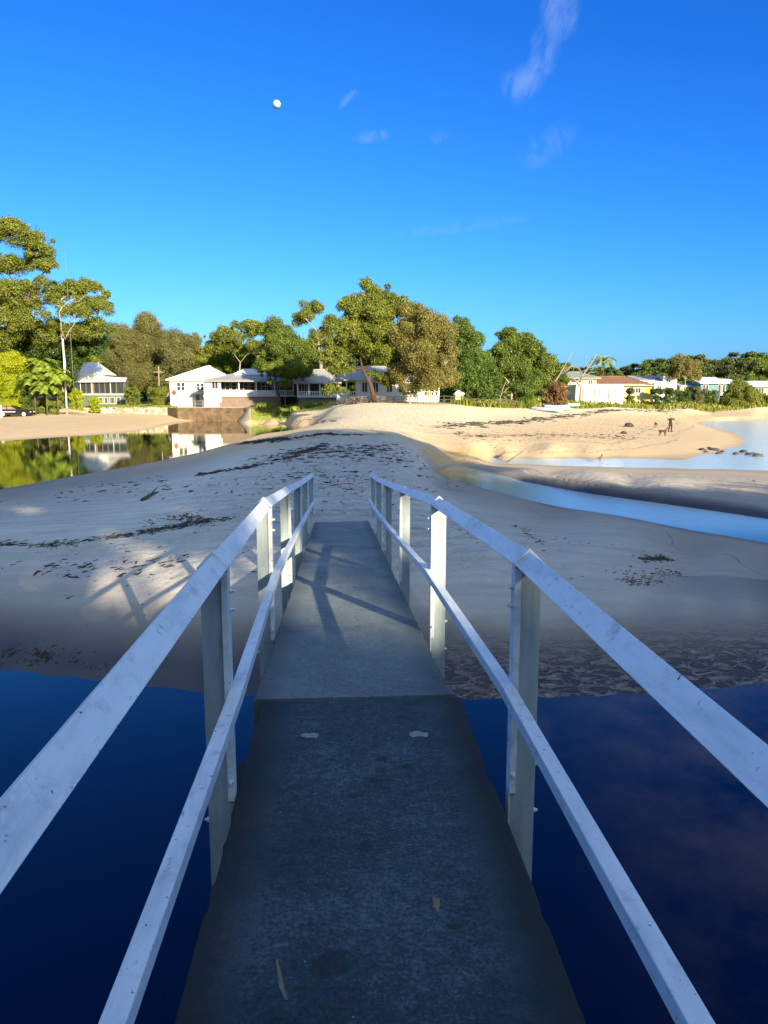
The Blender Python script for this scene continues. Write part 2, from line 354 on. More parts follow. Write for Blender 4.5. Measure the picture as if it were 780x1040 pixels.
cp(line([(-200,462),(-100,455),(0,448),(60,444),(120,440),(160,434),(178,429),(200,427.5),(245,427.5),(270,430),(300,432.5),(312,434)]), 0)
cp([(-100,438,.6),(0,432,.62),(80,430,.62),(130,428,.6),(150,426,.5),(0,424,.85),(100,422,.95),(165,422,.8)])
cp([(300,424.5,1.0),(275,424.5,.8),(330,424,1.4),(340,415,2.3),(300,416,1.95),(330,432,1.5),(345,428,1.75)])
for az, vals in {-60: (-1,-1), -40: (2.3, 2.5), -25: (2.1, 2.6), -15: (2.2, 2.8), -8: (2.4, 3.0), 0: (2.9, 3.2), 8: (2.8, 3.3), 16: (2.6, 3.2), 25: (2.6, 3.2), 35: (2.6, 3.2)}.items():
    if az == -60: continue
    a = R(az)+YAW
    for r, z in ((142, vals[0]), (175, vals[1]), (240, 4.5), (330, 8 if az < 5 else 9), (450, 13), (900, 20)):
        cw([(r*sin(a), r*cos(a), z)])
p = D(300, 412, 112); cw([(p.x, p.y, 2.3)]); p = D(380, 408, 90); cw([(p.x, p.y, 3.0)]); p = D(450, 408, 95); cw([(p.x, p.y, 2.9)]); p = D(550, 408, 108); cw([(p.x, p.y, 2.8)])
for az in (-48, 46): 
    for r in (12, 25, 60, 120): a = R(az); cw([(r*sin(a), r*cos(a), .4 if az < 0 else -.8)])
C = np.array(ctrl)
def uv_(x, y): return np.stack([np.clip(np.arctan2(x, y), -.95, .95)*4.2, np.log(np.maximum(np.hypot(x, y), 4.))], -1)
CU = uv_(C[:, 0], C[:, 1]); ker = lambda d: np.sqrt(d*d+.0016)
A_ = ker(np.linalg.norm(CU[:, None]-CU[None], axis=-1)); nC = len(C)
Pm = np.c_[np.ones(nC), CU]
W = np.linalg.lstsq(np.block([[A_+np.eye(nC)*-2e-3, Pm], [Pm.T, np.zeros((3, 3))]]), np.r_[C[:, 2], 0, 0, 0], rcond=None)[0]
_n = [(random.uniform(0, 6.28), random.uniform(-1, 1), random.uniform(-1, 1)) for _ in range(40)]
def wob(x, y, wl, seed=0, n=6):
    s = 0
    for i in range(n):
        a, b, c = _n[(i*7+seed*5) % 40]; th = a; k = 6.283/wl*(1+.45*b)
        s = s+np.sin(k*(x*cos(th)+y*sin(th))+c*20+i)
    return s/n
# low walls on the left shore: line across the view, ground behind them is raised lawn
wallpts = [D(-160, 420, 118), D(0, 420, 120), D(100, 420, 121), D(172, 420, 121), D(182, 420, 118), D(250, 420, 118)]
wx = np.array([p.x for p in wallpts]); wy = np.array([p.y for p in wallpts]); XW = wx[-1]
def hz(x, y):
    x = np.atleast_1d(np.asarray(x, float)); y = np.atleast_1d(np.asarray(y, float)); z = np.empty(len(x))
    for i in range(0, len(x), 20000):
        q = uv_(x[i:i+20000], y[i:i+20000]); d = np.linalg.norm(q[:, None]-CU[None], axis=-1)
        z[i:i+20000] = ker(d)@W[:nC]+W[nC]+q@W[nC+1:]
    r = np.hypot(x, y); azd = np.degrees(np.arctan2(x, y))
    cr_ = np.interp(y, [60, 118, 126, 138, 147, 160], [9, .5, .62, 1.25, 2.2, 9]); wr_ = np.clip((azd-25.2)/1.5, 0, 1)
    z = np.where(y > 60, z-wr_*np.maximum(z-cr_, 0), z)
    cl_ = np.interp(y, [80, 88, 97, 105, 113, 130], [9, 1.5, 1.15, 1.65, 2.3, 9]); wl_ = np.clip((azd+9.5)/2, 0, 1)*np.clip((-.8-azd)/2.5, 0, 1)
    z = z-wl_*np.maximum(z-cl_, 0)
    fl_ = np.interp(y, [102, 104.5, 111, 118], [-9, .3, 2.1, 2.35]); wf_ = np.clip((azd+8.1)/1.0, 0, 1)*np.clip((1-azd)/3, 0, 1)
    z = np.where(y > 102, z+wf_*np.maximum(fl_-z, 0), z)
    dry = np.clip((z-.05)/.5, 0, 1)
    z = z+dry*(.05*wob(x, y, 5., 1)+.03*wob(x, y, 1.7, 2)*np.clip(40/np.maximum(r, 1), 0, 1))+.007*wob(x, y, 2.1, 3)*np.clip(1-np.abs(z)/.5, 0, 1)
    lawn = (x < XW) & (y > np.interp(x, wx, wy))
    z = np.where(lawn, np.maximum(z, 2.0+(y-118)*.012), z)
    back = np.clip((6.5-y)/2.5, 0, 1)*1.0                          # channel under the bridge, then the bank it springs from
    bz = np.where(y > -2.2, -1.2, np.minimum(-1.2+(-2.2-y)*.9, 1.8+np.clip(-6-y, 0, 60)*.09))
    az = np.abs(np.arctan2(x, y))
    side = np.clip((az-R(50))/R(15), 0, 1)
    z = z*(1-side)+side*np.where(y > -2, -1.2, bz)
    z = z*(1-back)+back*bz
    return z
th = np.concatenate([np.linspace(-pi, -R(42), 50)[:-1], np.linspace(-R(42), R(44), 480), np.linspace(R(44), pi, 50)[1:-1]])
rr = np.concatenate([[.3, 1.5, 3, 4.5, 6], np.geomspace(7, 160, 470), np.geomspace(162, 1500, 50)])
TT, RR = np.meshgrid(th, rr); gx = (RR*np.sin(TT)).ravel(); gy = (RR*np.cos(TT)).ravel(); gz = hz(gx, gy)
nt_, nr_ = len(th), len(rr); ii = np.arange(nr_-1)[:, None]*nt_; jj = np.arange(nt_)[None]; j2 = (jj+1) % nt_
fc = np.stack([(ii+jj), (ii+j2), (ii+nt_+j2), (ii+nt_+jj)], -1).reshape(-1, 4)[:, ::-1]
gm = npmesh('ground', np.c_[gx, gy, gz], fc, 4, True)
def seg_d(x, y, pts):                   # distance to a polyline (world xy)
    best = np.full(len(x), 1e9)
    for (a, b) in zip(pts[:-1], pts[1:]):
        ax, ay, bx, by = a.x, a.y, b.x, b.y; L = (bx-ax)**2+(by-ay)**2+1e-9
        t = np.clip(((x-ax)*(bx-ax)+(y-ay)*(by-ay))/L, 0, 1)
        best = np.minimum(best, np.hypot(x-ax-t*(bx-ax), y-ay-t*(by-ay)))
    return best
def TG(px, py):                          # where the view ray of a photo pixel meets the terrain
    d = ray(px, py); ts = np.geomspace(6, 400, 260); X = d.x*ts; Yv = d.y*ts; Z = CZ+d.z*ts
    below = np.nonzero(Z < hz(X, Yv))[0]
    if not len(below): return G(px, py, 0)
    i = below[0]; a, b = ts[max(i-1, 0)], ts[i]
    for _ in range(14):
        m_ = (a+b)/2
        if CZ+d.z*m_ < hz([d.x*m_], [d.y*m_])[0]: b = m_
        else: a = m_
    return Vector((d.x*b, d.y*b, hz([d.x*b], [d.y*b])[0]))
def attr(name, a): at = gm.attributes.new(name, 'FLOAT', 'POINT'); at.data.foreach_set('value', np.asarray(a, np.float32))
upbank = [G(x, y, .05) for x, y in [(530,488),(600,500),(680,511),(780,524),(900,541)]]
lobank = [G(x, y, .05) for x, y in [(560,514),(620,524),(700,539),(780,553),(900,580)]]
ns = [G(x, y, 0) for x, y in near_shore]
dn = seg_d(gx, gy, ns)
wet = np.clip(1.35-np.clip(gz, 0, 9)/(.36+.08*wob(gx, gy, 3, 4)), 0, 1)*(dn < 4)*np.where(gx > 0, .95, .85)
wet = np.maximum(wet, np.clip(1.15-seg_d(gx, gy, upbank)/.9, 0, 1)*.95)
wet = np.maximum(wet, np.clip(1-seg_d(gx, gy, lobank)/.8, 0, 1)*.7)
wet = np.maximum(wet, np.clip(1-gz/.10, 0, 1)*.35*(gz > -.05))
attr('wet', wet)
attr('ripple', np.clip(1.3-dn/1.3, 0, 1)*np.clip((gx-.6)/.8, 0, 1)*(gz > -.1)*np.clip((14-gy)/2, 0, 1))
bk = [G(x, y, .35) for x, y in [(432,466),(450,466),(480,461),(515,461.5),(530,461.5)]]
attr('bank', np.clip(1.5-seg_d(gx, gy, bk)/(1.2+.4*wob(gx, gy, 1.5, 4)), 0, 1)*(gz > -.05)*(gz < .9))
wr_far = [[TG(x, y) for x, y in l] for l in [[(440,434),(520,429),(580,422),(615,417),(660,416),(715,417)], [(300,447),(340,443),(390,441)], [(470,443),(560,441),(640,446)],[(255,443),(300,430),(345,425)]]]
wr_near = [[TG(x, y) for x, y in l] for l in [[(205,482),(252,475),(288,467),(330,452)], [(240,449),(285,447),(330,441),(380,445)], [(0,552),(71,552),(101,547),(154,538),(230,530)], [(300,455),(350,460),(410,462)]]]
wk = np.zeros(len(gx))
for l in wr_far: wk = np.maximum(wk, np.clip(1-seg_d(gx, gy, l)/(2.2+1.2*wob(gx, gy, 7, 5)), 0, 1))
for l in wr_near: wk = np.maximum(wk, .6*np.clip(1-seg_d(gx, gy, l)/(1.2+.5*wob(gx, gy, 4, 5)), 0, 1))
wk = np.maximum(wk, .25*(gy > 40)*(gz > .45)*(gz < 1.9))
attr('wrack', wk)
ce = [TG(350, y) for y in (529, 500, 470, 450, 435)]
attr('foot', np.clip(1.3-seg_d(gx, gy, ce)/4.6, .2, 1)*(gz > .25)*np.clip((gy-10)/4, 0, 1)+.25*(gy > 50)*(gz > .4))
# grass cover: lawn behind the wall, dune strips
def to_px(x, y):                         # photo column of a ground direction (used to lay out the dune strip)
    c = x*rt.x+y*rt.y; f_ = x*fw.x+y*fw.y
    return 390+F*c/np.maximum(f_, .1)
PX = to_px(gx, gy); grass = np.zeros(len(gx))
grass = np.where((gx < XW+3) & (gy > np.interp(gx, wx, wy)+.5), 1., grass)
dl = np.interp(PX, [300, 340, 460, 500, 560, 640, 780, 900], [104, 96, 88, 92, 100, 116, 143, 145])
grass = np.maximum(grass, np.clip((gy-dl)/4+.3, 0, 1)*(PX > 255))
attr('grass', grass)
ground = link('ground', gm, M['ground']); tag(ground, kind='structure')
wm = npmesh('water', [(-1500,-1500,0),(1500,-1500,0),(1500,1500,0),(-1500,1500,0)], [0,1,2,3], 4)
tag(link('water', wm, M['water']), kind='structure')
def gp(px, Y, py=405): p = D(px, py, Y); p.z = float(hz([p.x], [p.y])[0]); return p
# ------------------------------------------------------------------ footbridge
bridge = empty('footbridge', (.1, 2, 0), 'concrete footbridge with pale painted steel handrails, sloping down onto the sandbar', 'footbridge')
def bput(o): o.parent = bridge; o.matrix_parent_inverse = Matrix.Translation((-.1, -2, 0)); return o
DZ = 1.87; jL = G(266, 709.5, DZ); jR = G(468.5, 709.5, DZ); JY = (jL.y+jR.y)/2
XL, XR = jL.x, jR.x; XC = (XL+XR)/2; HW = (XR-XL)/2
def slab(name, c0, c1, th_, m, seed):
    """jagged-edged slab from c0 to c1 (centre line points at top), in object space with x across"""
    rs = np.random.default_rng(seed); L = (c1-c0).length; n = int(L/.035); d = (c1-c0).normalized()
    def edge():
        e = np.zeros(n+1)
        for _ in range(int(L*4)):
            c_ = rs.integers(0, n); w_ = rs.integers(1, 3); a_ = rs.uniform(.003, .011)
            e[max(0, c_-w_):c_+w_] = np.maximum(e[max(0, c_-w_):c_+w_], a_)
        return e+rs.uniform(0, .0015, n+1)
    eL, eR = edge(), edge(); vs = []; fs = []
    for i in range(n+1):
        y = L*i/n
        for (x, z) in ((-HW, -th_), (-HW, -.045), (-HW+eL[i], -.012), (-HW+eL[i]+.01, 0), (-HW*.4, 0), (HW*.4, 0), (HW-eR[i]-.01, 0), (HW-eR[i], -.012), (HW, -.045), (HW, -th_)):
            vs.append((x, y, z))
        if i:
            a = (i-1)*10; b = i*10
            for k in range(10): fs.append((a+k, b+k, b+(k+1) % 10, a+(k+1) % 10))
    fs += [tuple(range(10)), tuple(n*10+k for k in range(10))[::-1]]
    me = bpy.data.meshes.new(name); me.from_pydata(vs, [], [f[::-1] for f in fs]); me.update()
    o = link(name, me, m); o.location = c0
    ang = math.asin((c1-c0).z/L); o.rotation_euler = (ang, 0, -atan2((c1-c0).x, (c1-c0).y)); return bput(o)
bpy.context.view_layer.update()
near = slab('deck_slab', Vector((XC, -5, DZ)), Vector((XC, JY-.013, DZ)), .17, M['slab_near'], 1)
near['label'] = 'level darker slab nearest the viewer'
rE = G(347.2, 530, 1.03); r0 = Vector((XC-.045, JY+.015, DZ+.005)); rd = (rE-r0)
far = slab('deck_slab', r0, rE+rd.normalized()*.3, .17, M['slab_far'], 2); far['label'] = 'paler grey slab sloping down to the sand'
def deckz(y): return DZ if y < JY else DZ+(y-JY)*rd.z/rd.y
def deckx(y): return 0. if y < JY else -.045+(y-JY)*rd.x/rd.y+.0
def rd_pt(px, py, Y): return D(px, py, Y)
# handrail paths: apex of the top rail, and top inner edge of the lower rail, at each post
PY = [-2.6, .25, 2.97, 5.42, 7.95, 10.6, 13.1, 15.7]
apx = {2: (216, 537, 560, 562), 3: (269, 444.5, 505, 506.5), 4: (290, 410.7, 494, 495), 5: (301.5, 394.6, 488.5, 489), 6: (310.5, 383.5, 484.5, 485), 7: (317, 377.6, 481.3, 481.3)}
TL, TR, LL, LR = [], [], [], []
for i, y in enumerate(PY):
    if i < 2: continue
    a, b, c, d = apx[i]; TL.append(D(a, c, y)); TR.append(D(b, d, y))
w0 = (TR[0].x-TL[0].x)
for i in range(1, 6):                    # keep the pairs parallel: same gauge all the way down
    m_ = (TL[i].x+TR[i].x)/2; TL[i].x, TR[i].x = m_-w0/2, m_+w0/2
z0 = (TL[0].z+TR[0].z)/2
for i in range(6): zz = (TL[i].z+TR[i].z)/2; TL[i].z = TR[i].z = zz
TL = [Vector((TL[0].x, -2.6, z0+.02)), Vector((TL[0].x, .25, z0+.01))]+TL
TR = [Vector((TR[0].x, -2.6, z0+.02)), Vector((TR[0].x, .25, z0+.01))]+TR
TL[-1].y += .12; TR[-1].y += .12
def frames(path):
    out = []
    for i, p in enumerate(path):
        d0 = (path[i]-path[i-1]).normalized() if i else None; d1 = (path[i+1]-path[i]).normalized() if i < len(path)-1 else None
        d = ((d0 or d1)+(d1 or d0)).normalized(); A = d.cross(Vector((0, 0, 1))).normalized(); B = A.cross(d); out.append((p, A, B))
    return out
leg = .058; tk = .007
V_ = [(0, 0), (leg, -leg), (leg-tk*.7, -leg-tk*.7), (0, -tk*1.42), (-leg+tk*.7, -leg-tk*.7), (-leg, -leg)]
for side, pth in (('left', TL), ('right', TR)):
    bput(MB().sweep(V_, frames(pth)).build('top_rail', M['rail'], None, .0015))
def lowrail(pth, sgn):
    q = []
    for i, p in enumerate(pth):
        h = {0: .575, 1: .575, 2: .575, 3: .545, 4: .545, 5: .54, 6: .54, 7: .54}[i]
        q.append(Vector((p.x+sgn*.078, p.y, p.z-h)))
    s_ = .027
    o = MB().sweep([(-s_, -.052), (s_, -.052), (s_, 0), (-s_, 0)], frames(q)); return bput(o.build('lower_rail', M['rail'], None, .004)), q
_, QL = lowrail(TL, 1); _, QR = lowrail(TR, -1)
def bolt(p, axis, parent):
    m_ = MB(); ax = Vector(axis); m_.tube([p, p+ax*.012], .011, 6); m_.tube([p+ax*.012, p+ax*.022], .006, 6)
    o = m_.build('bolt', M['rail'], None); o.parent = parent; return o
for i in range(8):
    for s_, pt in ((1, TL[i]), (-1, TR[i])):
        y = PY[i]; zb = deckz(y)-.62; zt = pt.z-.012; x = pt.x; in_ = x+s_*.058; ou = x-s_*.056
        m_ = MB()
        a, b = sorted((in_-s_*.006, ou))
        # web plate whose head is cut to fit under the angle rail, with an outer return flange
        m_.prism_xz([(a, zb), (b, zb), (b, pt.z-.066), (x, zt), (a, pt.z-.066)], y-.004, y+.004)
        o0, o1 = sorted((ou, ou+s_*.007)); m_.box(o0, o1, y+.004, y+.05, zb, pt.z-.068)
        po = m_.build('post', M['post'], None, .0012); bput(po)
        st = MB(); i0, i1 = sorted((in_-s_*.028, in_))
        st.box(i0, i1, y-.016, y-.0045, deckz(y)-.02 if i < 20 else zb, pt.z-.075)
        i0, i1 = sorted((in_, in_-s_*.007)); st.box(i0, i1, y-.0045, y+.05, zb, pt.z-.066)
        so = st.build('flange', M['rail'], None, .0015); so.parent = po
        bd = MB()                        # joint band lapped over the rail
        fr = frames([pt+Vector((0, -.018, 0)), pt+Vector((0, .020, 0))]); e_ = .009; lg = leg+.006
        bd.sweep([(0, e_*1.42), (lg, -lg+e_*1.42), (lg-.003, -lg-.003), (0, .0012), (-lg+.003, -lg-.003), (-lg, -lg+e_*1.42)], fr)
        bo = bd.build('joint_band', M['rail'], None); bo.parent = po
        if i >= 2:
            for zz in ((pt.z-.16, pt.z-.24) if i < 5 else (pt.z-.2,)): bolt(Vector((in_, y+.02, zz)), (s_, 0, 0), po)
            bolt(Vector((ou+s_*.02, y+.01, pt.z-.2)), (-s_, 0, 0), po)
            bolt(Vector((in_-s_*.014, y-.016, deckz(y)+.07)), (0, -1, 0), po)
            bolt(Vector((ou, y+.02, deckz(y)+.1)), (-s_, 0, 0), po); bolt(Vector((ou, y+.02, deckz(y)-.12)), (-s_, 0, 0), po)
pr = MB(); pr.prism([(-HW-.16, 0), (-HW-.1, -.03), (HW+.02, -.03), (HW+.05, 0), (HW+.05, .4), (HW+.02, .44), (-HW-.1, .44), (-HW-.16, .4)], -1.4, -.30)
o = bput(pr.build('pier', M['pier'], None, .02)); o.location = (XC, JY-.55, DZ)
for (yy) in (9.4, 14.6):
    pr = MB(); pr.box(-HW*.9, HW*.9, -.15, .15, -1.6, -.175); o = bput(pr.build('pier', M['pier'], None, .02)); o.location = (XC+deckx(yy), yy, deckz(yy))
def blotch(px, py, rx, ry, m, name, deck, jag=.25, n=18):
    P_ = G(px, py, DZ) if deck is near else None
    if P_ is None:
        d = ray(px, py); k = rd.z/rd.y; t = (DZ-k*JY-CZ)/(d.z-k*d.y); P_ = CAM+d*t
    vs = [tuple(P_+Vector((0, 0, .003)))]
    for i in range(n):
        a = 2*pi*i/n; q = 1+random.uniform(-jag, jag); x = rx*cos(a)*q; y = ry*sin(a)*q; z = y*(rd.z/rd.y if deck is far else 0)
        vs.append((P_.x+x, P_.y+y, P_.z+z+.003-.0015))
    me = bpy.data.meshes.new(name); me.from_pydata(vs, [], [(0, 1+i, 1+(i+1) % n) for i in range(n)])
    o = link(name, me, m); o.parent = deck; o.matrix_parent_inverse = deck.matrix_parent_inverse.inverted() @ Matrix.Identity(4); return o
bpy.context.view_layer.update()
def reparent(o, deck): o.parent = deck; o.matrix_parent_inverse = deck.matrix_world.inverted()
for px, py, rx, ry, mm, nm, dk in [(314,747,.055,.032,'grout','grout_patch',near),(425,746,.06,.03,'grout','grout_patch',near),(313,683,.055,.035,'grout','grout_patch',far),(399,684,.058,.033,'grout','grout_patch',far),
        (388,771,.028,.022,'stain','stain',near),(413,778,.024,.022,'stain','stain',near),(380,793,.026,.018,'stain','stain',near),(359,808,.03,.018,'stain','stain',near),(371,860,.024,.028,'stain','stain',near),(461,941,.022,.012,'stain','stain',near),(332,1024,.016,.010,'stain','stain',near),(306,1003,.02,.006,'stain','stain',near),
        (443,918,.012,.035,'rust_streak','scuff',near)]:
    o = blotch(px, py, rx, ry, M[mm], nm, dk, .3); reparent(o, dk)
s0 = [G(281, 975, DZ), G(284, 990, DZ), G(286, 1003, DZ), G(291, 1016, DZ)]
me_ = MB(); vs = []
for i, p in enumerate(s0): w_ = (.003, .006, .007, .004)[i]; vs += [(p.x-w_, p.y, DZ+.002), (p.x+w_, p.y, DZ+.002)]
o = me_.add(vs, [(0, 1, 3, 2), (2, 3, 5, 4), (4, 5, 7, 6)]).build('scuff', M['rust_streak'], None); reparent(o, near)
# ------------------------------------------------------------------ foliage and trees
def leaves(cen, nor, ln, wd):
    n = len(cen); r = rng.normal(size=(n, 3)); a = np.cross(nor, r); a /= np.linalg.norm(a, axis=1)[:, None]+1e-9
    b = np.cross(nor, a); b /= np.linalg.norm(b, axis=1)[:, None]+1e-9
    l = (ln*rng.uniform(.6, 1.4, n))[:, None]; w = (wd*rng.uniform(.6, 1.4, n))[:, None]
    v = np.stack([cen-a*l, cen+b*w, cen+a*l, cen-b*w], 1); return v.reshape(-1, 3)
def puff_leaves(c, r, n, sq=(1, 1, .95), upb=.25, rnd=.65):
    d = rng.normal(size=(n, 3)); d /= np.linalg.norm(d, axis=1)[:, None]; d[:, 2] = np.where((d[:, 2] < -.35) & (rng.random(n) < .45), -d[:, 2]*.8, d[:, 2])
    k = rng.uniform(.3, 1.15, n)**.75*np.where(rng.random(n) < .14, rng.uniform(1.1, 1.55, n), 1.)
    cen = np.asarray(c)+d*k[:, None]*np.asarray(r)*np.asarray(sq)
    nor = d+np.array([0, 0, upb])+rng.normal(size=(n, 3))*rnd; nor /= np.linalg.norm(nor, axis=1)[:, None]
    return cen, nor
def tree(name, label, cat, Y, bpx, blobs, leaf='gum', bark='bark_pale', ls=.2, dens=1., wisp=1., trunk=None, base=None, group=None, limbw=.14, puffk=1., sub=True, cover=1., fill=.8):
    airy = leaf == 'gum' and cat == 'tree'; fill = min(fill, .45) if airy and 'biggest' not in label else fill
    """blobs: (px, py, rx, ry) leafy masses of the crown as seen, given their own depth here"""
    b = base or gp(bpx, Y); mp = MPP(Y); ls = ls*.66
    root = empty(name, b, label, cat, group); cs, ns_ = [], []; tb = MB(); twig = MB()
    hgt = max(D(q[0], q[1], Y).z for q in blobs)-b.z
    fork = Vector((0, 0, hgt*.28)) if trunk is None else None
    tr = trunk or [(bpx, None), ]
    tpts = [Vector((0, 0, -.3))]
    if trunk:
        for (px, py) in trunk: tpts.append(D(px, py, Y)-b)
    else: tpts.append(fork+Vector((random.uniform(-.1, .1)*hgt, 0, 0)))
    fork = tpts[-1]; r0_ = limbw*hgt*.15
    tb.tube(tpts, [r0_*(1.15-.45*i/(len(tpts)-1)) for i in range(len(tpts))], 8)
    nb = list(blobs)
    if cat == 'shrub':
        dv = b-CAM; zc = dv.dot(fw); bpy_ = 520-F*dv.dot(up)/zc
        for (qx, qy, qrx, qry) in blobs:
            for f_ in (.5, .9): nb.append((qx+random.uniform(-1, 1), qy+(bpy_-1.5-qy)*f_, qrx*.9, max(1.5, qry*.7)))
    if fill and len(blobs) > 3:
        for i_ in range(len(blobs)):
            near_ = sorted((j_ for j_ in range(len(blobs)) if j_ != i_), key=lambda j_: (blobs[j_][0]-blobs[i_][0])**2+(blobs[j_][1]-blobs[i_][1])**2)[:2]
            for j_ in near_:
                if j_ > i_ and random.random() < fill: a_, b_ = blobs[i_], blobs[j_]; nb.append(((a_[0]+b_[0])/2, (a_[1]+b_[1])/2+2, (a_[2]+b_[2])*.4, (a_[3]+b_[3])*.45))
    hubs = [fork]; nb.sort(key=lambda q: (D(q[0], q[1], Y)-b-fork).length)
    for (px, py, rx, ry) in nb:
        yo = random.uniform(-.5, .5)*min(rx, ry)*2.2*mp
        c = D(px, py, Y+yo)-b; rxm, rzm = rx*mp, ry*mp; rym = (rxm+rzm)/2*1.0
        K = max(8, int(24*puffk*(1 if min(rxm, rzm) > 1. else .6)))
        src = min(hubs, key=lambda h_: (h_-c).length*(1. if h_.z < c.z+.5 else 2.2)+(0 if h_ is fork else .8)) ; gen = 1. if src is fork else .6
        mid = (src+c)*.5+Vector((random.uniform(-.12, .12), random.uniform(-.12, .12), random.uniform(-.1, .05)))*(src-c).length*.8
        rb = max(.04, r0_*.5*gen); hub = c-Vector((0, 0, rzm*.55))
        hubs.append(hub); tb.tube([src, mid, hub], [rb, rb*.75, rb*.5], 6, False)
        for k in range(K):
            d = rng.normal(size=3); d /= np.linalg.norm(d); d[2] = d[2]*.9+.12
            kk = random.uniform(.25, .98)
            pc = Vector((c.x+d[0]*rxm*kk, c.y+d[1]*rym*kk, c.z+d[2]*rzm*kk*1.0))
            if airy and k % 4 == 1: continue
            if k % 3 == 2: kk = random.uniform(.95, 1.18)
            pr_ = (.45 if k % 3 == 2 else 1.)*random.uniform(.22, .48 if airy else .6)*min(rxm, rzm*1.3, 3.2)*wisp
            area = 4*pi*pr_**2; n = int(max(30, (.85 if airy else 1.)*cover*dens*area*1.15/(ls*ls*.9)))
            a_, b_ = puff_leaves(pc, pr_, n); cs.append(a_); ns_.append(b_)
            if sub and k % 2 == 0: tb.tube([hub, (hub+pc)*.5+Vector((0, 0, -.15*pr_)), pc], [max(rb*.5, .05), max(rb*.35, .04), .025], 5, False)
    cs = np.concatenate(cs); ns_ = np.concatenate(ns_)
    v = leaves(cs, ns_, ls, ls*.5)
    cr = npmesh('crown', v, np.arange(len(v)), 4); link('crown', cr, M[leaf], root)
    tb.build('trunk', M[bark], root); return root
T = tree
# left bank
T('gum_tree', 'tallest gum tree at the far left with pale arching limbs', 'tree', 116, -8, [(-25,232,30,20),(8,232,18,13),(32,250,22,13),(47,268,13,11),(8,270,28,15),(27,297,26,15),(-12,300,28,24),(18,325,28,14),(-5,345,24,16)], 'gum', 'bark_dark', .20, limbw=.13, trunk=[(-4,360),(12,322)], fill=.35)
tb_ = T('gum_tree', 'spreading gum with a forked white limb, above the white pole', 'tree', 121, 62, [(75,293,20,10),(96,291,14,7),(99,312,13,14),(76,315,24,13),(58,300,14,11),(98,335,17,12),(72,335,20,12),(48,340,22,15),(106,300,8,6)], 'gum', 'bark_white', .20, trunk=[(66,370),(62,335)], limbw=.07, fill=.35)
mb = MB(); b_ = tb_.location
for pts, r_ in (([(18,322),(32,312),(45,308),(55,309),(63,312),(70,306),(76,303)], .12), ([(63,312),(60,318),(62,326),(62,334),(66,345)], .10), ([(66,345),(70,336),(75,330),(76,322)], .09), ([(45,308),(50,302),(54,299)], .07), ([(70,306),(80,306),(86,300)], .06)):
    P_ = [D(x_, y_, 121-4.8)-b_ for x_, y_ in pts]; mb.tube(P_, [r_*(1-.6*k_/(len(P_)-1)) for k_ in range(len(P_))], 7)
mb.build('limb', M['bark_pale'], tb_)
T('broadleaf_tree', 'dark shady broadleaf tree under the tallest gum', 'tree', 126, 30, [(0,352,25,18),(28,350,24,18),(55,352,22,18),(82,350,20,16),(20,375,24,16),(60,378,20,14)], 'dark', 'bark_dark', .24)
T('round_shrub', 'bright yellow-green round shrub above the black car', 'shrub', 112, 4, [(2,376,18,16),(-18,378,16,16),(16,370,12,12)], 'lime', 'bark_dark', .16)
T('broadleaf_tree', 'yellow-green domed tree behind the green and white cottage', 'tree', 152, 98, [(88,374,20,14),(106,376,18,14),(122,384,16,14),(132,392,12,12)], 'gum_lime', 'bark_dark', .24)
T('casuarina', 'brown-olive casuarina directly left of the tallest one, behind the cottage', 'tree', 146, 128, [(124,345,13,16),(134,360,16,18),(120,365,12,14),(140,380,16,14)], 'casuarina', 'bark_pale', .16, dens=.7, wisp=1.15)
T('casuarina', 'tallest brown casuarina between the cottage and the white house', 'tree', 150, 154, [(150,331,14,10),(146,350,14,16),(160,352,14,16),(152,375,17,16),(166,370,12,14)], 'casuarina', 'bark_pale', .16, dens=.7, wisp=1.15)
T('casuarina', 'low grey-brown casuarina at the left end of the white house', 'tree', 143, 168, [(172,352,12,14),(180,368,14,14),(168,388,11,14),(186,352,10,12),(196,350,9,10),(192,366,10,10)], 'casuarina', 'bark_pale', .16, dens=.65, wisp=1.15)
T('gum_tree', 'umbrella-shaped gum with pale limbs behind the white house roof', 'tree', 142, 240, [(225,342,17,9),(246,334,18,9),(265,334,14,8),(216,354,13,9),(236,352,16,8),(258,352,14,9),(205,362,10,10)], 'gum', 'bark_pale', .20, trunk=[(244,368)], limbw=.08)
T('broadleaf_tree', 'light green low tree just above the white house ridge', 'tree', 150, 240, [(228,368,15,10),(250,368,15,10),(210,372,12,10)], 'gum_lime', 'bark_dark', .22)
T('fig_tree', 'dark green dense tree right of the verandah roof', 'tree', 116, 286, [(284,340,16,12),(275,357,14,13),(297,357,15,14),(266,372,9,12),(308,362,11,14),(290,375,14,10)], 'green', 'bark_dark', .18)
T('paperbark', 'grey-green small tree with forked trunk in front of the verandah', 'tree', 111, 289, [(284,377,11,10),(300,372,14,11),(291,390,9,6),(312,378,8,8),(276,388,5,5)], 'gum', 'bark_dark', .15, trunk=[(290,396)], limbw=.1)
T('gum_tree', 'open thin gum with bare pale branches left of the biggest tree', 'tree', 118, 325, [(320,314,15,9),(304,325,9,7),(338,328,11,9),(325,345,16,9),(312,350,11,8),(340,352,14,10)], 'gum', 'bark_pale', .17, dens=.75, trunk=[(326,372),(324,350)])
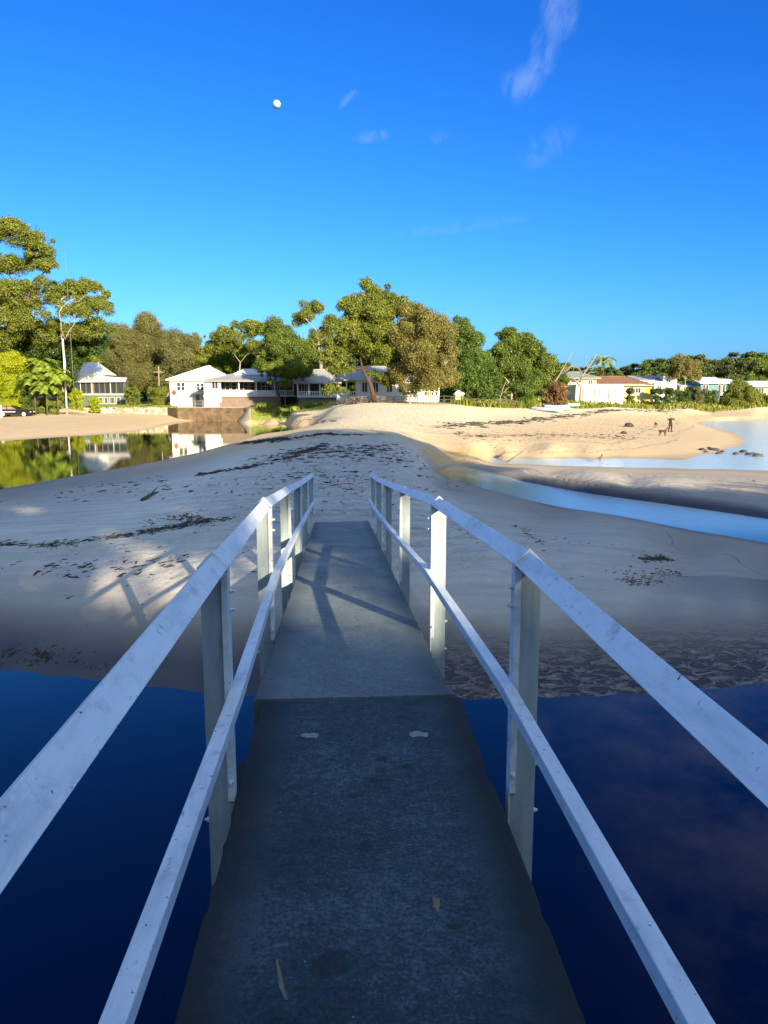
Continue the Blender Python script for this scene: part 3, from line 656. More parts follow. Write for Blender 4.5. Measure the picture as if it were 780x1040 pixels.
T('gum_tree', 'biggest gum with a leaning red-brown trunk in the middle', 'tree', 89, 381, [(380,298,20,12),(357,311,16,12),(400,312,20,15),(362,330,18,12),(386,332,18,14),(346,350,14,10),(366,356,16,11),(337,364,13,9),(333,394,13,8),(392,362,14,12),(384,382,11,8),(350,374,10,7),(410,335,14,12),(374,346,18,13),(398,350,15,13),(378,316,20,12),(352,335,13,11),(396,386,11,8),(405,368,13,12)], 'gum', 'bark_red', .17, trunk=[(377,392),(368,374)], limbw=.14)
T('gum_tree', 'olive-brown gum with many upright pale stems, right of the biggest tree', 'tree', 87, 416, [(424,322,18,12),(440,336,18,16),(415,342,18,14),(452,360,13,18),(428,362,22,16),(404,378,13,12),(442,386,16,12),(418,396,12,7),(434,350,18,16),(412,358,15,15),(456,378,11,12),(430,376,14,10)], 'gum_olive', 'bark_white', .15, dens=.6, trunk=[(418,392)], limbw=.09)
T('fig_tree', 'dark dense sloping-topped tree right of the olive gum', 'tree', 101, 478, [(466,338,13,15),(462,360,14,18),(478,352,14,18),(488,368,13,18),(472,380,16,18),(496,385,12,16),(484,393,16,11)], 'fig', 'bark_dark', .17, cover=1.2)
T('broadleaf_tree', 'bright green tree with knobbly top between the dark tree and the dead ones', 'tree', 109, 520, [(515,344,15,9),(534,352,15,11),(508,362,13,13),(528,372,15,14),(549,364,13,11),(560,378,10,9),(546,386,14,11),(508,384,12,12),(570,386,8,7)], 'green', 'bark_white', .19)
T('round_shrub', 'upright bright green shrub with a pale bare stem in front of the green tree', 'shrub', 99, 533, [(532,382,10,10),(535,394,11,9),(526,394,8,8)], 'green', 'bark_white', .15)
T('round_shrub', 'red-brown dune shrub at the foot of the leaning dead trunk', 'shrub', 103, 564, [(563,396,8,6),(557,401,7,4),(571,400,6,5)], 'russet', 'bark_dark', .14)
T('gum_tree', 'olive gum with slim pale trunk between the grey and teal houses', 'tree', 150, 696, [(690,370,12,8),(700,374,9,9),(684,380,7,6),(706,382,7,6)], 'gum_olive', 'bark_white', .19, dens=.6, trunk=[(696,385)], limbw=.07)
T('round_shrub', 'large olive shrub on the dune right of the teal house', 'shrub', 146, 750, [(750,396,13,9),(762,400,9,8),(742,402,8,6)], 'gum', 'bark_dark', .17)
T('round_shrub', 'yellow-green shrub against the right side of the large olive one', 'shrub', 147, 770, [(769,403,6,6),(774,406,5,4)], 'gum_lime', 'bark_dark', .16)
shr = [(640,398,5,5,'green','small green shrub before the yellow end wall'),(668,398,7,5,'dark','dark low shrub right of the yellow end wall'),(680,399,8,5,'fig','shrub below the grey-roofed house'),(694,400,8,5,'dark','shrub at the foot of the slim gum'),(709,398,7,6,'casuarina','brown-green shrub left of the teal wall'),(722,401,7,5,'green','green shrub below the teal wall'),(737,403,6,4,'gum','low shrub below the white windows of the teal house'),(778,404,6,5,'gum_lime','yellow-green shrub at the right edge of the picture'),(605,403,5,3,'green','low green shrub against the long white shed'),(499,402,6,5,'fig','dark shrub beside the small pale hut')]
for (a, b_, c, d, lf, lb) in shr:
    T('round_shrub', lb, 'shrub', (131 if a < 690 else 146) if a != 499 else 97, a, [(a-c*.4, b_, c*.7, d*.9), (a+c*.4, b_+.5, c*.7, d*.8), (a, b_-1, c*.6, d*.8)], lf, 'bark_dark', .16, puffk=.6, group='shrubs along the dune')
for (a, b_, c, d, Yq, lb) in [(78,402,7,6,118,'bright yellow-green shrub left of the cottage porch'),(97,407,6,4,119,'smaller yellow-green shrub before the cottage base'),(30,396,10,7,110,'leafy green shrub beside the black car'),(134,398,8,7,128,'yellow-green shrub at the right corner of the cottage'),(160,398,9,6,127,'pale green shrub beside the white house'),(55,400,6,5,110,'low green shrub between the palms and the pole'),(20,390,9,9,113,'dark olive shrub directly behind the black car'),(62,388,8,9,114,'leafy shrub directly behind the white pole'),(42,398,9,6,112,'green undergrowth bush at the foot of the squat palm')]:
    T('round_shrub', lb, 'shrub', Yq, a, [(a-c*.4, b_, c*.7, d*.9), (a+c*.4, b_+.5, c*.7, d*.8), (a, b_-1, c*.6, d*.8)], 'lime' if a in (78, 97) else 'gum' if a in (20, 134, 160) else 'gum_lime' if a != 30 else 'green', 'bark_dark', .13, puffk=.7, group='shrubs on the left bank')
def palm(px, Y, top_py, label, nf=15, fl=1.9, group=None, name='palm'):
    b = gp(px, Y); root = empty(name, b, label, 'palm', group); h = D(px, top_py, Y).z-b.z
    MB().tube([(0, 0, -.2), (.08, 0, h*.5), (0, 0, h)], [.13, .10, .08], 8).build('trunk', M['bark_dark'], root)
    v = []
    for i in range(nf):
        az = 2*pi*i/nf*1.618*3+random.uniform(-.2, .2); el = random.uniform(.2, 1.15); prev = None
        d = Vector((cos(az), sin(az), 0)); pts = [Vector((0, 0, h))+d*fl*t*cos(el*(1-t*.4))+Vector((0, 0, fl*(t*sin(el)-.75*t*t))) for t in np.linspace(0, 1, 9)]
        sd = Vector((-sin(az), cos(az), 0))
        for a, b2 in zip(pts[:-1], pts[1:]):
            for s2 in (-1, 1):
                for q in (0., .5):
                    o_ = a.lerp(b2, q); tip = o_+sd*s2*.5+(b2-a)*.8-Vector((0, 0, .16)); w2 = (b2-a)*.55
                    v += [tuple(o_), tuple(o_+w2), tuple(tip), tuple(tip-w2*.3)]
    link('crown', npmesh('crown', v, np.arange(len(v)), 4), M['palm'], root); return root
palm(35, 109, 384, 'palm with drooping fronds right of the yellow shrub', 30, 2.6, 'palms on the left bank')
palm(47, 108, 391, 'low squat palm in the middle of the left bank garden', 30, 2.2, 'palms on the left bank')
palm(58, 109, 379, 'palm with upright bright fronds beside the white pole', 32, 2.6, 'palms on the left bank')
palm(45, 113, 369, 'tallest palm of the left bank garden, at the back', 30, 2.8, 'palms on the left bank')
palm(611, 205, 366, 'lone palm standing above the far tree line', 26, 4.2, None)
# background trees: four kinds, copied
def proto(label, leaf, shape, ls):
    root = empty('forest_tree', (0, 0, 0), label, 'tree', 'trees of the wooded hillside')
    cs, n_ = [], []; tb = MB(); slim = .3 if 'open-crowned' in label else 1.; tb.tube([(0, 0, -1), (.3, 0, 5), (0, 0, 8)], [.35*slim, .25*slim, .18*slim], 7)
    for (x, y, z, r) in shape:
        tb.tube([(0, 0, 6), (x*.5, y*.5, (z+6)/2-.3), (x, y, z-r*.3)], [.16*slim, .11*slim, .05*slim], 5, False)
        for k in range(7):
            d = rng.normal(size=3); d /= np.linalg.norm(d); d[2] = abs(d[2])-.25
            pc = np.array([x, y, z])+d*np.array([r, r, r*.55])*random.uniform(.4, .85); pr_ = r*random.uniform(.38, .6)
            a, b = puff_leaves(pc, pr_, int(13*pr_*pr_/(ls*ls)), (1, 1, .9)); cs.append(a); n_.append(b)
    v = leaves(np.concatenate(cs), np.concatenate(n_), ls, ls*.55)
    link('crown', npmesh('crown', v, np.arange(len(v)), 4), M[leaf], root); tb.build('trunk', M['bark_pale'], root); return root
shapes = [[(0,0,12,2.6),(-3,.5,10.5,2.4),(3,-.5,10.8,2.5),(-1.5,-2,8.5,2.6),(2,1.5,8.5,2.6),(-3.5,0,6.5,2.3),(3.8,0,6.6,2.3),(0,-2,5.5,2.8),(0,2,4,3),(-2.5,0,2.6,2.6),(2.5,0,2.4,2.6)],
          [(0,0,13,2.2),(2.2,0,11.5,2.2),(-2.4,0,11,2.3),(0,-1.5,9,2.6),(-3,.5,8,2.2),(3,0,8,2.4),(0,0,6,3),(-2,-1,3.4,2.6),(2.2,-1,3.2,2.6),(0,1,2,2.6)],
          [(-1,0,12.2,2.0),(2.5,0,12.6,1.8),(-3.8,0,10.6,2.0),(4.6,0,10.4,1.9),(.5,-1,9.6,2.4),(-2,0,7,2.6),(2.6,0,7,2.6),(0,0,4.6,3.2),(-2.5,0,2.6,2.6),(2.5,0,2.4,2.6)],
          [(0,0,10,3.4),(-2.6,0,7.5,3),(2.6,0,7.5,3),(0,-2,5,3.4),(-3,0,3.2,2.8),(3,0,3,2.8),(0,-1,1.8,3)],
          [(0,0,12.5,2.3),(-3,0,11.5,2.2),(3,0,11.6,2.2),(-1.5,0,10.2,2.0),(2,0,10,2.0),(-3.9,0,8.6,.95),(-1.9,.5,8.2,.9),(.2,0,8.4,1.0),(2.3,-.5,8.5,.95),(4.2,0,8.0,.9),(-3.1,0,6.9,.95),(-.9,0,6.6,1.0),(1.4,0,6.9,.9),(3.4,0,6.5,.95),(-4.2,0,5.3,1.0),(-1.8,0,5.1,1.1),(.6,0,5.0,1.1),(2.9,0,4.9,1.0),(-3,0,3.6,1.3),(0,0,3.3,1.5),(3,0,3.3,1.4)]]
lbs = ['dark gum of the wooded hillside behind the beach houses', 'tall narrow dark tree of the wooded hillside', 'flat-topped gum of the wooded hillside', 'rounded bushy tree of the wooded hillside', 'open-crowned gum on the bank behind the bridge']
protos = [proto(lbs[i], ('forest', 'fig', 'forest', 'green', 'forest')[i], shapes[i], .36) for i in range(5)]
used = set()
def copy_tree(root, loc, s, rz, label=None, group=None):
    i = protos.index(root)
    if i not in used: used.add(i); r = root
    else:
        r = root.copy(); col.objects.link(r)
        for ch in root.children: c = ch.copy(); col.objects.link(c); c.parent = r
    r.location = loc; r.scale = (s[0], s[0], s[1]); r.rotation_euler = (0, 0, rz)
    if label: r['label'] = label
    if group: r['group'] = group
    return r
def bgtree(px, Y, top_py, k=None, wide=1., **kw):
    p = gp(px, Y); h = D(px, top_py, Y).z-p.z; k = random.choice([0, 0, 1, 2, 3]) if k is None else k
    s = h/(14.2, 14.6, 13.9, 12.2, 14.2)[k]; copy_tree(protos[k], p, (s*wide, s), random.uniform(0, 6.28), **kw)
prof = lambda px: float(np.interp(px, [540, 560, 580, 600, 620, 640, 660, 680, 704, 720, 740, 762, 780], [369, 367, 369, 372, 372, 369, 365, 363, 360, 363, 360, 355, 360]))
for px in np.arange(548, 830, 8.5): bgtree(px, 250+random.uniform(-10, 10), prof(px)+random.uniform(-1, 4), random.choice([0, 2, 2, 1]), 1.25)
for px in np.arange(545, 830, 9.5): bgtree(px+4, 215+random.uniform(-8, 8), prof(px)+9+random.uniform(-2, 3), None, 1.3)
for px in np.arange(575, 830, 11.): bgtree(px, 185+random.uniform(-6, 6), 384+random.uniform(-2, 4), 3, 1.3)
for px in np.arange(-60, 570, 13.): bgtree(px, 176+random.uniform(-8, 8), float(np.interp(px, [0, 110, 150, 200, 300, 450, 570], [335, 348, 345, 357, 356, 358, 374]))+random.uniform(-3, 5), random.choice([0, 3, 1]), 1.25, label='tree of the wood behind the left and middle houses', group='trees of the wood behind the left houses')
for (px, tp, Yq, k) in [(205,356,160,3),(222,352,158,1),(262,350,150,0),(300,345,140,3),(316,352,136,0),(345,350,132,3),(365,345,130,0),(392,340,128,3),(412,342,128,0),(440,345,126,1),(455,352,125,3),(500,356,132,0),(520,352,134,3),(545,360,136,0),(562,370,140,3),(330,360,128,3),(128,352,165,0),(175,346,165,1)]:
    bgtree(px, Yq, tp, k, 1.1, label='tree of the wood behind the left and middle houses', group='trees of the wood behind the left houses')
# trees behind the viewpoint: they throw the long dappled shade over bridge and sandbar
SUN_AZ, SUN_EL = R(155), R(16.5)
def shade(x, y, h, k, wide=1.): 
    z = float(hz([x], [y])[0]); s = h/(14.2, 14.6, 13.9, 12.2, 14.2)[k]
    copy_tree(protos[k], (x, y, max(z, -1.)), (s*wide, s), random.uniform(0, 6.28), label='tall gum on the bank behind the bridge', group='gums on the near bank')
random.seed(21); bank = [(32, -35, 24, 0, .95)]
for i in range(15):
    x = -52+i*5.9; bank.append((x+random.uniform(-1, 1), -36+random.uniform(-3, 3), random.uniform(25, 27), 4 if 8 < x < 27 else (0, 2, 3, 0, 1)[i % 5], 1.05))
for i in range(12):
    x = -48+i*7.2
    bank.append((x, -47+random.uniform(-3, 3), random.uniform(25, 28), 4 if 14 < x < 32 else (3, 0, 3)[i % 3], 1.1))
for i in range(11): bank.append((38+i*5.0, -36+random.uniform(-2, 2), random.uniform(14.8, 16), (0, 3)[i % 2], 1.3))
for i in range(8): bank.append((28+i*6.0, -43+random.uniform(-2, 2), random.uniform(14.5, 16), 3, 1.3))
for (x, y, h, k, w) in bank:
    shade(x, y, h, k, w)
gaps = [(8,515,15),(35,520,8),(10,537,12),(40,502,8),(70,520,8),(112,542,18),(127,566,12),(55,560,14),(40,578,20),(92,577,9),(178,598,9),(168,584,6),(100,612,14),(75,622,12),(65,642,10),(130,622,6),(187,520,9),(62,546,10),(150,560,7),(185,492,10),(20,600,12),(455,545,13),(472,568,9),(432,600,9),(482,522,8),(420,560,7),
        (332,572,6),(338,592,9),(350,600,11),(364,596,11),(380,602,8),(340,614,8),(330,628,8),(338,640,10),(352,634,10),(366,640,10),(384,644,8),(400,646,6),(303,614,6),(308,626,6),(345,654,7),(362,656,6),(213,640,9),(270,560,7),(272,610,6),(440,610,8)]
def deck_or_sand(px, py):
    if 262 < px < 460 and 530 < py < 708:
        d = ray(px, py); k = rd.z/rd.y; t_ = (DZ-k*JY-CZ)/(d.z-k*d.y); p_ = CAM+d*t_
        if abs(p_.x-XC-deckx(p_.y)) < HW: return p_
    return TG(px, py)
gr_ = []
for (px, py, rr_) in gaps: p_ = deck_or_sand(px, py); gr_.append((np.array(p_), rr_*p_.y/758.+(.26 if 290 < px < 410 else .2)))
for (px, py, Y_) in [(212,650,2.97),(213,730,2.97),(268,560,5.42),(270,600,5.42),(291,545,7.95),(292,575,7.95),(303,560,10.6),(443,650,5.42),(443,610,5.42),(411,545,7.95),(395,540,10.6)]: gr_.append((np.array(D(px, py, Y_)), .30))
sv_ = np.array((sin(SUN_AZ)*cos(SUN_EL), cos(SUN_AZ)*cos(SUN_EL), sin(SUN_EL)))
bpy.context.view_layer.update()
for root in [o for o in bpy.data.objects if o.get('group') == 'gums on the near bank']:
    for ch in root.children:
        if not ch.name.startswith('crown'): continue
        me0 = ch.data; n_ = len(me0.vertices); co_ = np.empty(n_*3, np.float32); me0.vertices.foreach_get('co', co_); co_ = co_.reshape(-1, 3)
        mw = np.array(root.matrix_world); wc = co_ @ mw[:3, :3].T + mw[:3, 3]; fcn = wc.reshape(-1, 4, 3).mean(1); keep = np.ones(len(fcn), bool)
        for (p_, r_) in gr_:
            dlt = fcn-p_; al = dlt @ sv_; keep &= np.linalg.norm(dlt-al[:, None]*sv_, axis=1) > r_*(.75+.5*rng.random(len(fcn)))
        if keep.all(): continue
        v = co_.reshape(-1, 4, 3)[keep].reshape(-1, 3); nm = npmesh('crown', v, np.arange(len(v)), 4); nm.materials.append(M['forest']); ch.data = nm
# ------------------------------------------------------------------ houses
class House:
    """local frame: x across the view, y away from it; px helpers give sizes from the photo scale at distance Y"""
    def __init__(s, name, label, Y, px0, px1, base_py, cat='house'):
        s.Y = Y; s.k = MPP(Y); p = D((px0+px1)/2, base_py, Y); s.z0 = p.z; s.c = (px0+px1)/2; s.bp = base_py
        s.ground = float(hz([p.x], [p.y])[0]); s.r = empty(name, p, label, cat); s.r.rotation_euler = (0, 0, -atan2(p.x, p.y)*.0)
    def X(s, px): return D(px, s.bp, s.Y).x-s.r.location.x
    def Z(s, py): return D(s.c, py, s.Y).z-s.z0
    def box(s, name, m, a, b, t, u, y0=0., y1=None, bev=0., parent=None):
        mb = MB(); mb.box(s.X(a), s.X(b), y0, y0+.1 if y1 is None else y1, s.Z(u), s.Z(t)); return mb.build(name, M[m], parent or s.r, bev)
    def wall(s, m, a, b, t, u, y0=0., y1=7.): 
        mb = MB(); mb.box(s.X(a), s.X(b), y0, y1, min(s.Z(u), s.ground-s.z0)-.3, s.Z(t)); return mb.build('wall', M[m], s.r)
    def window(s, a, b, t, u, y0=0., fr='white_paint', mull=1, trans=0):
        x0, x1, z0, z1 = s.X(a), s.X(b), s.Z(u), s.Z(t); w = MB(); w.box(x0, x1, y0-.03, y0+.02, z0, z1)
        wo = w.build('window', M['glass'], s.r); f = MB(); q = .07
        for bx in ((x0-q, x1+q, z1, z1+q), (x0-q, x1+q, z0-q, z0), (x0-q, x0, z0, z1), (x1, x1+q, z0, z1)): f.box(bx[0], bx[1], y0-.08, y0+.03, bx[2], bx[3])
        for i in range(mull): xm = x0+(x1-x0)*(i+1)/(mull+1); f.box(xm-.035, xm+.035, y0-.07, y0+.03, z0, z1)
        for i in range(trans): zm = z0+(z1-z0)*(i+1)/(trans+1); f.box(x0, x1, y0-.065, y0+.03, zm-.03, zm+.03)
        f.build('window_frame', M[fr], wo); return wo
    def hip(s, m, a, b, ra, rb, tp, ep, y0=-.5, y1=7.5, th_=.14, ry=None, name='roof'):
        x0, x1, r0, r1, z0, z1 = s.X(a), s.X(b), s.X(ra), s.X(rb), s.Z(ep), s.Z(tp); ym = (y0+y1)/2 if ry is None else ry
        mb = MB(); mb.add([(x0,y0,z0),(x1,y0,z0),(x1,y1,z0),(x0,y1,z0),(r0,ym,z1),(r1,ym,z1),(x0,y0,z0-th_),(x1,y0,z0-th_),(x1,y1,z0-th_),(x0,y1,z0-th_)],
                          [(0,1,5,4),(1,2,5),(2,3,4,5),(3,0,4),(6,7,1,0),(7,8,2,1),(8,9,3,2),(9,6,0,3),(9,8,7,6)])
        ro = mb.build(name, M[m], s.r)
        rg = MB(); rg.tube([(r0, ym, z1+.02), (r1, ym, z1+.02)], .07, 6)
        for q in ((x0, y0, r0), (x1, y0, r1)): rg.tube([(q[0], q[1], z0+.02), (q[2], ym, z1+.02)], .05, 6)
        rg.build('ridge_cap', M[m], ro)
        n = int((x1-x0)/.45); rb_ = MB()                    # standing seams / battens down the front slope
        for i in range(1, n):
            x = x0+(x1-x0)*i/n; t_ = 1. if r0 <= x <= r1 else ((x-x0)/(r0-x0+1e-6) if x < r0 else (x1-x)/(x1-r1+1e-6))
            t_ = min(max(t_, .02), 1); zt = z0+(z1-z0)*t_; yt = y0+(ym-y0)*t_
            rb_.tube([(x, y0, z0+.015), (x, yt, zt+.015)], .025, 4, False)
        if m != 'brown_roof' and n > 2: rb_.build('roof_seams', M[m], ro)
        return ro
    def posts(s, xs, t, u, y0, m='white_paint', w=.09):
        for px in xs:
            mb = MB(); x = s.X(px); mb.box(x-w, x+w, y0-w, y0+w, s.Z(u), s.Z(t)); mb.box(x-w*1.7, x+w*1.7, y0-w*1.5, y0+w*1.5, s.Z(t)-.25, s.Z(t)-.12); mb.build('verandah_post', M[m], s.r)
    def rail(s, a, b, t, u, y0, m='white_paint', step=.28, solid=False):
        x0, x1, z0, z1 = s.X(a), s.X(b), s.Z(u), s.Z(t); mb = MB(); mb.box(x0, x1, y0-.05, y0+.05, z1-.1, z1); mb.box(x0, x1, y0-.04, y0+.04, z0, z0+.09)
        x = x0+step/2
        while x < x1: mb.box(x-.05, x+.05, y0-.02, y0+.02, z0+.09, z1-.1); x += step if not solid else .12
        return mb.build('balustrade', M[m], s.r)
# green and white cottage
h = House('cottage', 'small cottage with white metal roof and green-grey screened porch on the left bank', 135, 72, 128, 412)
h.wall('white_paint', 76, 103, 378, 411, 1.8, 8); h.wall('greengrey', 77, 128, 387, 400.5, .05, 1.7)
h.box('porch_base', 'white_paint', 76, 128.6, 400, 401.3, -.12, 1.8); h.wall('white_paint', 98, 128, 400.8, 412.5, .12, 1.8)
h.box('porch_base', 'greengrey', 76, 98, 401.3, 411, .2, 1.5)
for (a, b) in ((78,82.5),(83.5,88),(89,93.5),(97,101.5),(102.5,107),(108,112.5),(114,118.5),(120,126.5)): h.window(a, b, 388.2, 399, .05, 'greengrey', 0)
for px in (77, 83, 88.5, 94.5, 102, 108, 113.3, 119.2): h.box('mullion', 'white_paint' if px in (77, 83, 94.5, 113.3) else 'greengrey', px-.25, px+.25, 387, 400, -.08, .04)
h.box('porch_door', 'brick', 93.3, 96.3, 388, 400, -.05, .05)
h.box('corner_post', 'timber_dark', 127.6, 128.6, 387, 412.5, -.1, .1)
for (a, b) in ((101,104.6),(106.4,109.6),(112,116.6),(118.5,122.6)): h.window(a, b, 403.6, 409.8, .12, 'white_paint', 1)
h.hip('white_roof', 69, 104.5, 71, 92, 367, 379.5, 1.6, 9, ry=6)
mb = MB(); x0, x1, z0, z1 = h.X(70), h.X(129.8), h.Z(387.2), h.Z(380.8); mb.add([(x0,-.7,z0),(x1,-.7,z0+.1),(x1-.8,3.4,z1-.35),(x0,3.4,z1),(x0,-.7,z0-.22),(x1,-.7,z0-.12),(x1-.8,3.4,z1-.5),(x0,3.4,z1-.2)],
   [(0,1,2,3),(4,7,6,5),(0,4,5,1),(1,5,6,2),(2,6,7,3),(3,7,4,0)]); mb.build('porch_roof', M['white_roof'], h.r)
# white house with hip roof
h = House('house', 'white weatherboard house with a pale hipped roof beside the lagoon', 126, 171, 235, 407)
h.wall('white_paint', 173, 227, 384, 407.5, 0, 8.5); h.hip('pale_roof', 170, 236, 206, 211, 370.8, 385.6, -.6, 9.2, ry=4)
h.window(180.6, 183.6, 388.8, 396.4, 0, 'white_paint', 0, 1); h.window(185.2, 188, 388.8, 396.4, 0, 'white_paint', 0, 1); h.window(200.6, 203, 389.4, 396, 0, 'white_paint', 0, 1); h.window(204.8, 207.4, 389.4, 396, 0, 'white_paint', 0, 1)
mb = MB(); x0, x1 = h.X(196), h.X(207); mb.add([(x0,-1.2,h.Z(400.2)),(x1,-1.2,h.Z(400.2)),(x1,0,h.Z(397.6)),(x0,0,h.Z(397.6)),(x0,-1.2,h.Z(400.8)),(x1,-1.2,h.Z(400.8)),(x1,0,h.Z(398.2)),(x0,0,h.Z(398.2))],[(0,1,2,3),(4,7,6,5),(0,4,5,1),(1,5,6,2),(3,2,6,7),(0,3,7,4)]).build('awning', M['green_roof'], h.r)
h.box('door', 'greengrey', 199.5, 202.5, 400.5, 407, -.04, .05)
fl = MB(); p = D(177, 398.3, 125.7); fl.ball((0, 0, 0), .33, 10, 7, (1, .45, 1.15)); fl.tube([(0, 0, .35), (0, .05, .6)], .02, 5); o = fl.build('float', M['red']); o.location = p
tag(o, 'small round red float hanging on the white house wall', 'float')
# verandah house
h = House('verandah_house', 'white house with grey roof, posts and balustraded verandah over a worn brick base', 119, 207, 300, 409)
h.wall('white_paint', 207.5, 223, 386.5, 402.5, 0, 8); h.wall('shadow_room', 223, 300, 386.5, 402.5, 2.6, 8); h.wall('brick', 207, 285, 402.6, 410, .1, 2.5)
h.box('verandah_floor', 'white_paint', 206.8, 301, 401.8, 402.8, -.15, 2.6); h.window(216.2, 221.8, 388, 394.6, 0, 'white_paint', 1)
h.hip('grey_roof', 205.5, 302, 238, 268, 378, 386.8, -.6, 8.6); h.hip('pale_roof', 236, 270, 244, 262, 374, 379.4, 2.6, 6., name='roof_gable')
h.posts((224.2, 243, 260.6, 279, 298), 386.8, 402, .05); h.rail(224.4, 242.8, 396, 401.6, .05, solid=True); h.rail(243.2, 260.4, 396.2, 401.6, .05, solid=True); h.rail(260.8, 278.8, 396.4, 401.6, .05, solid=True); h.rail(279.2, 298, 396.4, 401.6, .05)
for (a, b) in ((227,231),(233.5,238),(246,250),(252.5,257),(264,268),(270.5,275),(283,289)): h.window(a, b, 388.5, 396, 2.6, 'white_paint', 0, 1)
h.posts((224.2,), 402.6, 409, .02, w=.12)
# gabled verandah house behind the trees
h = House('gabled_house', 'shaded grey-roofed house with white verandah posts between the dark and the biggest tree', 113, 302, 344, 407)
h.wall('shadow_room', 303, 344, 388, 405, 2.2, 8); h.hip('grey_roof', 299, 347, 316, 330, 374.5, 388.5, -.5, 8); h.box('verandah_floor', 'white_paint', 302, 345, 402.6, 403.6, -.1, 2.2); h.wall('brick', 303, 344, 403.6, 407, .2, 2)
h.posts((302.6, 314, 325, 336, 344), 388.4, 403, .05); h.rail(303, 344, 397.5, 402.4, .05); h.window(306, 311, 390, 400, 2.2, 'white_paint', 1); h.window(328, 334, 390, 400, 2.2, 'white_paint', 1)
h = House('white_house', 'white house half hidden behind the biggest gum and the olive gum', 99, 338, 446, 409)
h.wall('white_paint', 362, 432, 385, 409, 0, 8); h.hip('grey_roof', 340, 447, 352, 434, 371, 385.5, -.6, 8.5)
h.wall('white_paint', 342, 446, 402.5, 409.5, -.1, .0); h.posts((343, 352, 436, 441, 445.4), 385.4, 403, -.1); h.rail(432.5, 445.4, 397.5, 402.4, -.1); h.rail(343, 362, 397.5, 402.4, -.1)
for (a, b) in ((368,373),(379,384),(393,398),(405,411),(421,427)): h.window(a, b, 388.5, 398, 0, 'white_paint', 1)
h = House('small_hut', 'tiny pale hut with dark doorway in front of the dark sloping tree', 95, 462, 471, 409, 'hut')
h.wall('cream', 462.5, 470.5, 399.5, 409.5, 0, 1.6); h.hip('pale_roof', 461.8, 471.2, 465, 468, 397.2, 399.8, -.15, 1.8); h.box('door', 'shadow_room', 468, 470, 402, 409, -.03, .02)
# right-hand houses
h = House('two_storey_house', 'cream two-storey house with a grey-green roof and shaded balcony behind the dead tree', 131, 571, 607, 405)
h.wall('cream', 573, 605, 383.4, 405, 0, 7); h.hip('green_roof', 570, 608.5, 582, 594, 377.2, 383.8, -.6, 7.6)
h.box('balcony_opening', 'shadow_room', 579.5, 589.5, 385.6, 388.6, -.03, .05); h.rail(578.5, 590.5, 388.6, 391.2, -.25); h.box('eave_band', 'green_roof', 571, 606, 391.4, 393.4, -.9, 0); h.window(597, 601, 386, 390, 0, 'white_paint', 1); h.box('garage_opening', 'shadow_room', 576, 583, 395.5, 402, -.03, .05)
h = House('long_shed', 'long low white shed with grey panel doors in front of the brown roof', 121, 584, 633, 406, 'shed')
h.wall('white_paint', 584.5, 632.5, 392, 406.5, 0, 5)
mb = MB(); mb.box(h.X(583.8), h.X(633.2), -.35, 5.3, h.Z(391.6), h.Z(390.6)); mb.build('roof', M['white_roof'], h.r, .02)
for (a, b, mm) in ((591,592,'timber'),(598,601.5,'pale_roof'),(603,604,'timber'),(608,609,'timber'),(617.5,618.3,'timber_dark'),(619,622.8,'pale_roof'),(623.2,623.9,'timber_dark'),(629.5,630.1,'grey_roof')): h.box('door_panel' if b-a > 1.5 else 'batten', mm, a, b, 395.5, 405.5, -.05, .03)
h = House('brown_roofed_house', 'low house with a wide brown tiled roof and bright yellow end wall', 134, 604, 663, 405)
h.wall('cream', 605, 655, 390, 405, 0, 8); h.wall('yellow', 655, 661.5, 390.5, 405, -.02, 8); h.hip('brown_roof', 602, 663.5, 609, 645, 381.5, 391.4, -.5, 8.5, ry=5)
h.window(645, 650, 394, 399, 0, 'white_paint', 1); h.window(636, 639.5, 394, 400, 0, 'white_paint', 0); h.box('gutter', 'white_paint', 602, 663, 391.2, 391.9, -.62, -.5)
h = House('grey_roofed_house', 'house with a long blue-grey roof right of the brown roof', 153, 647, 684, 402)
h.wall('white_paint', 649, 683, 386, 402, 0, 7); h.hip('grey_roof', 640, 684.5, 642, 678, 381.4, 387, -.5, 7.5); h.window(653, 657, 389, 394, 0); h.window(662, 666, 389, 394, 0)
h = House('white_building', 'bright white two-level building with stepped walls below the grey roof', 150, 663, 692, 401)
h.wall('white_paint', 664, 684, 389.5, 401, 0, 6); h.wall('white_paint', 676, 690, 383, 401, 1.5, 6); mb = MB(); mb.box(h.X(675), h.X(691), 1.1, 6.4, h.Z(383), h.Z(382.2)); mb.build('roof', M['white_roof'], h.r); h.window(667, 671, 392, 396, 0); h.window(679, 683, 385, 388, 1.5); h.rail(664, 676, 387.6, 389.5, .05)
h = House('low_cream_house', 'low cream house half hidden behind the slim gum', 156, 689, 714, 402)
h.wall('cream', 690, 713, 391.5, 402, 0, 6); h.hip('pale_roof', 688.5, 714.5, 692, 711, 389.8, 392, -.4, 6.5); h.window(699, 704, 394, 398, 0)
h = House('teal_house', 'teal weatherboard beach house with a wide white roof and white windows', 153, 708, 758, 403)
h.wall('teal', 711, 742, 388, 403, 0, 7); h.wall('white_paint', 742, 757, 389, 403, 1.2, 7)
mb = MB(); x0, x1 = h.X(708.5), h.X(739.5); mb.add([(x0,-.7,h.Z(388.8)),(x1,-.7,h.Z(388.8)),(x1,6,h.Z(382.2)),(x0,6,h.Z(382.2)),(x0,-.7,h.Z(389.6)),(x1,-.7,h.Z(389.6)),(x1,6,h.Z(383)),(x0,6,h.Z(383))],[(0,1,2,3),(4,7,6,5),(0,4,5,1),(1,5,6,2),(2,6,7,3),(3,7,4,0)]).build('roof', M['white_roof'], h.r)
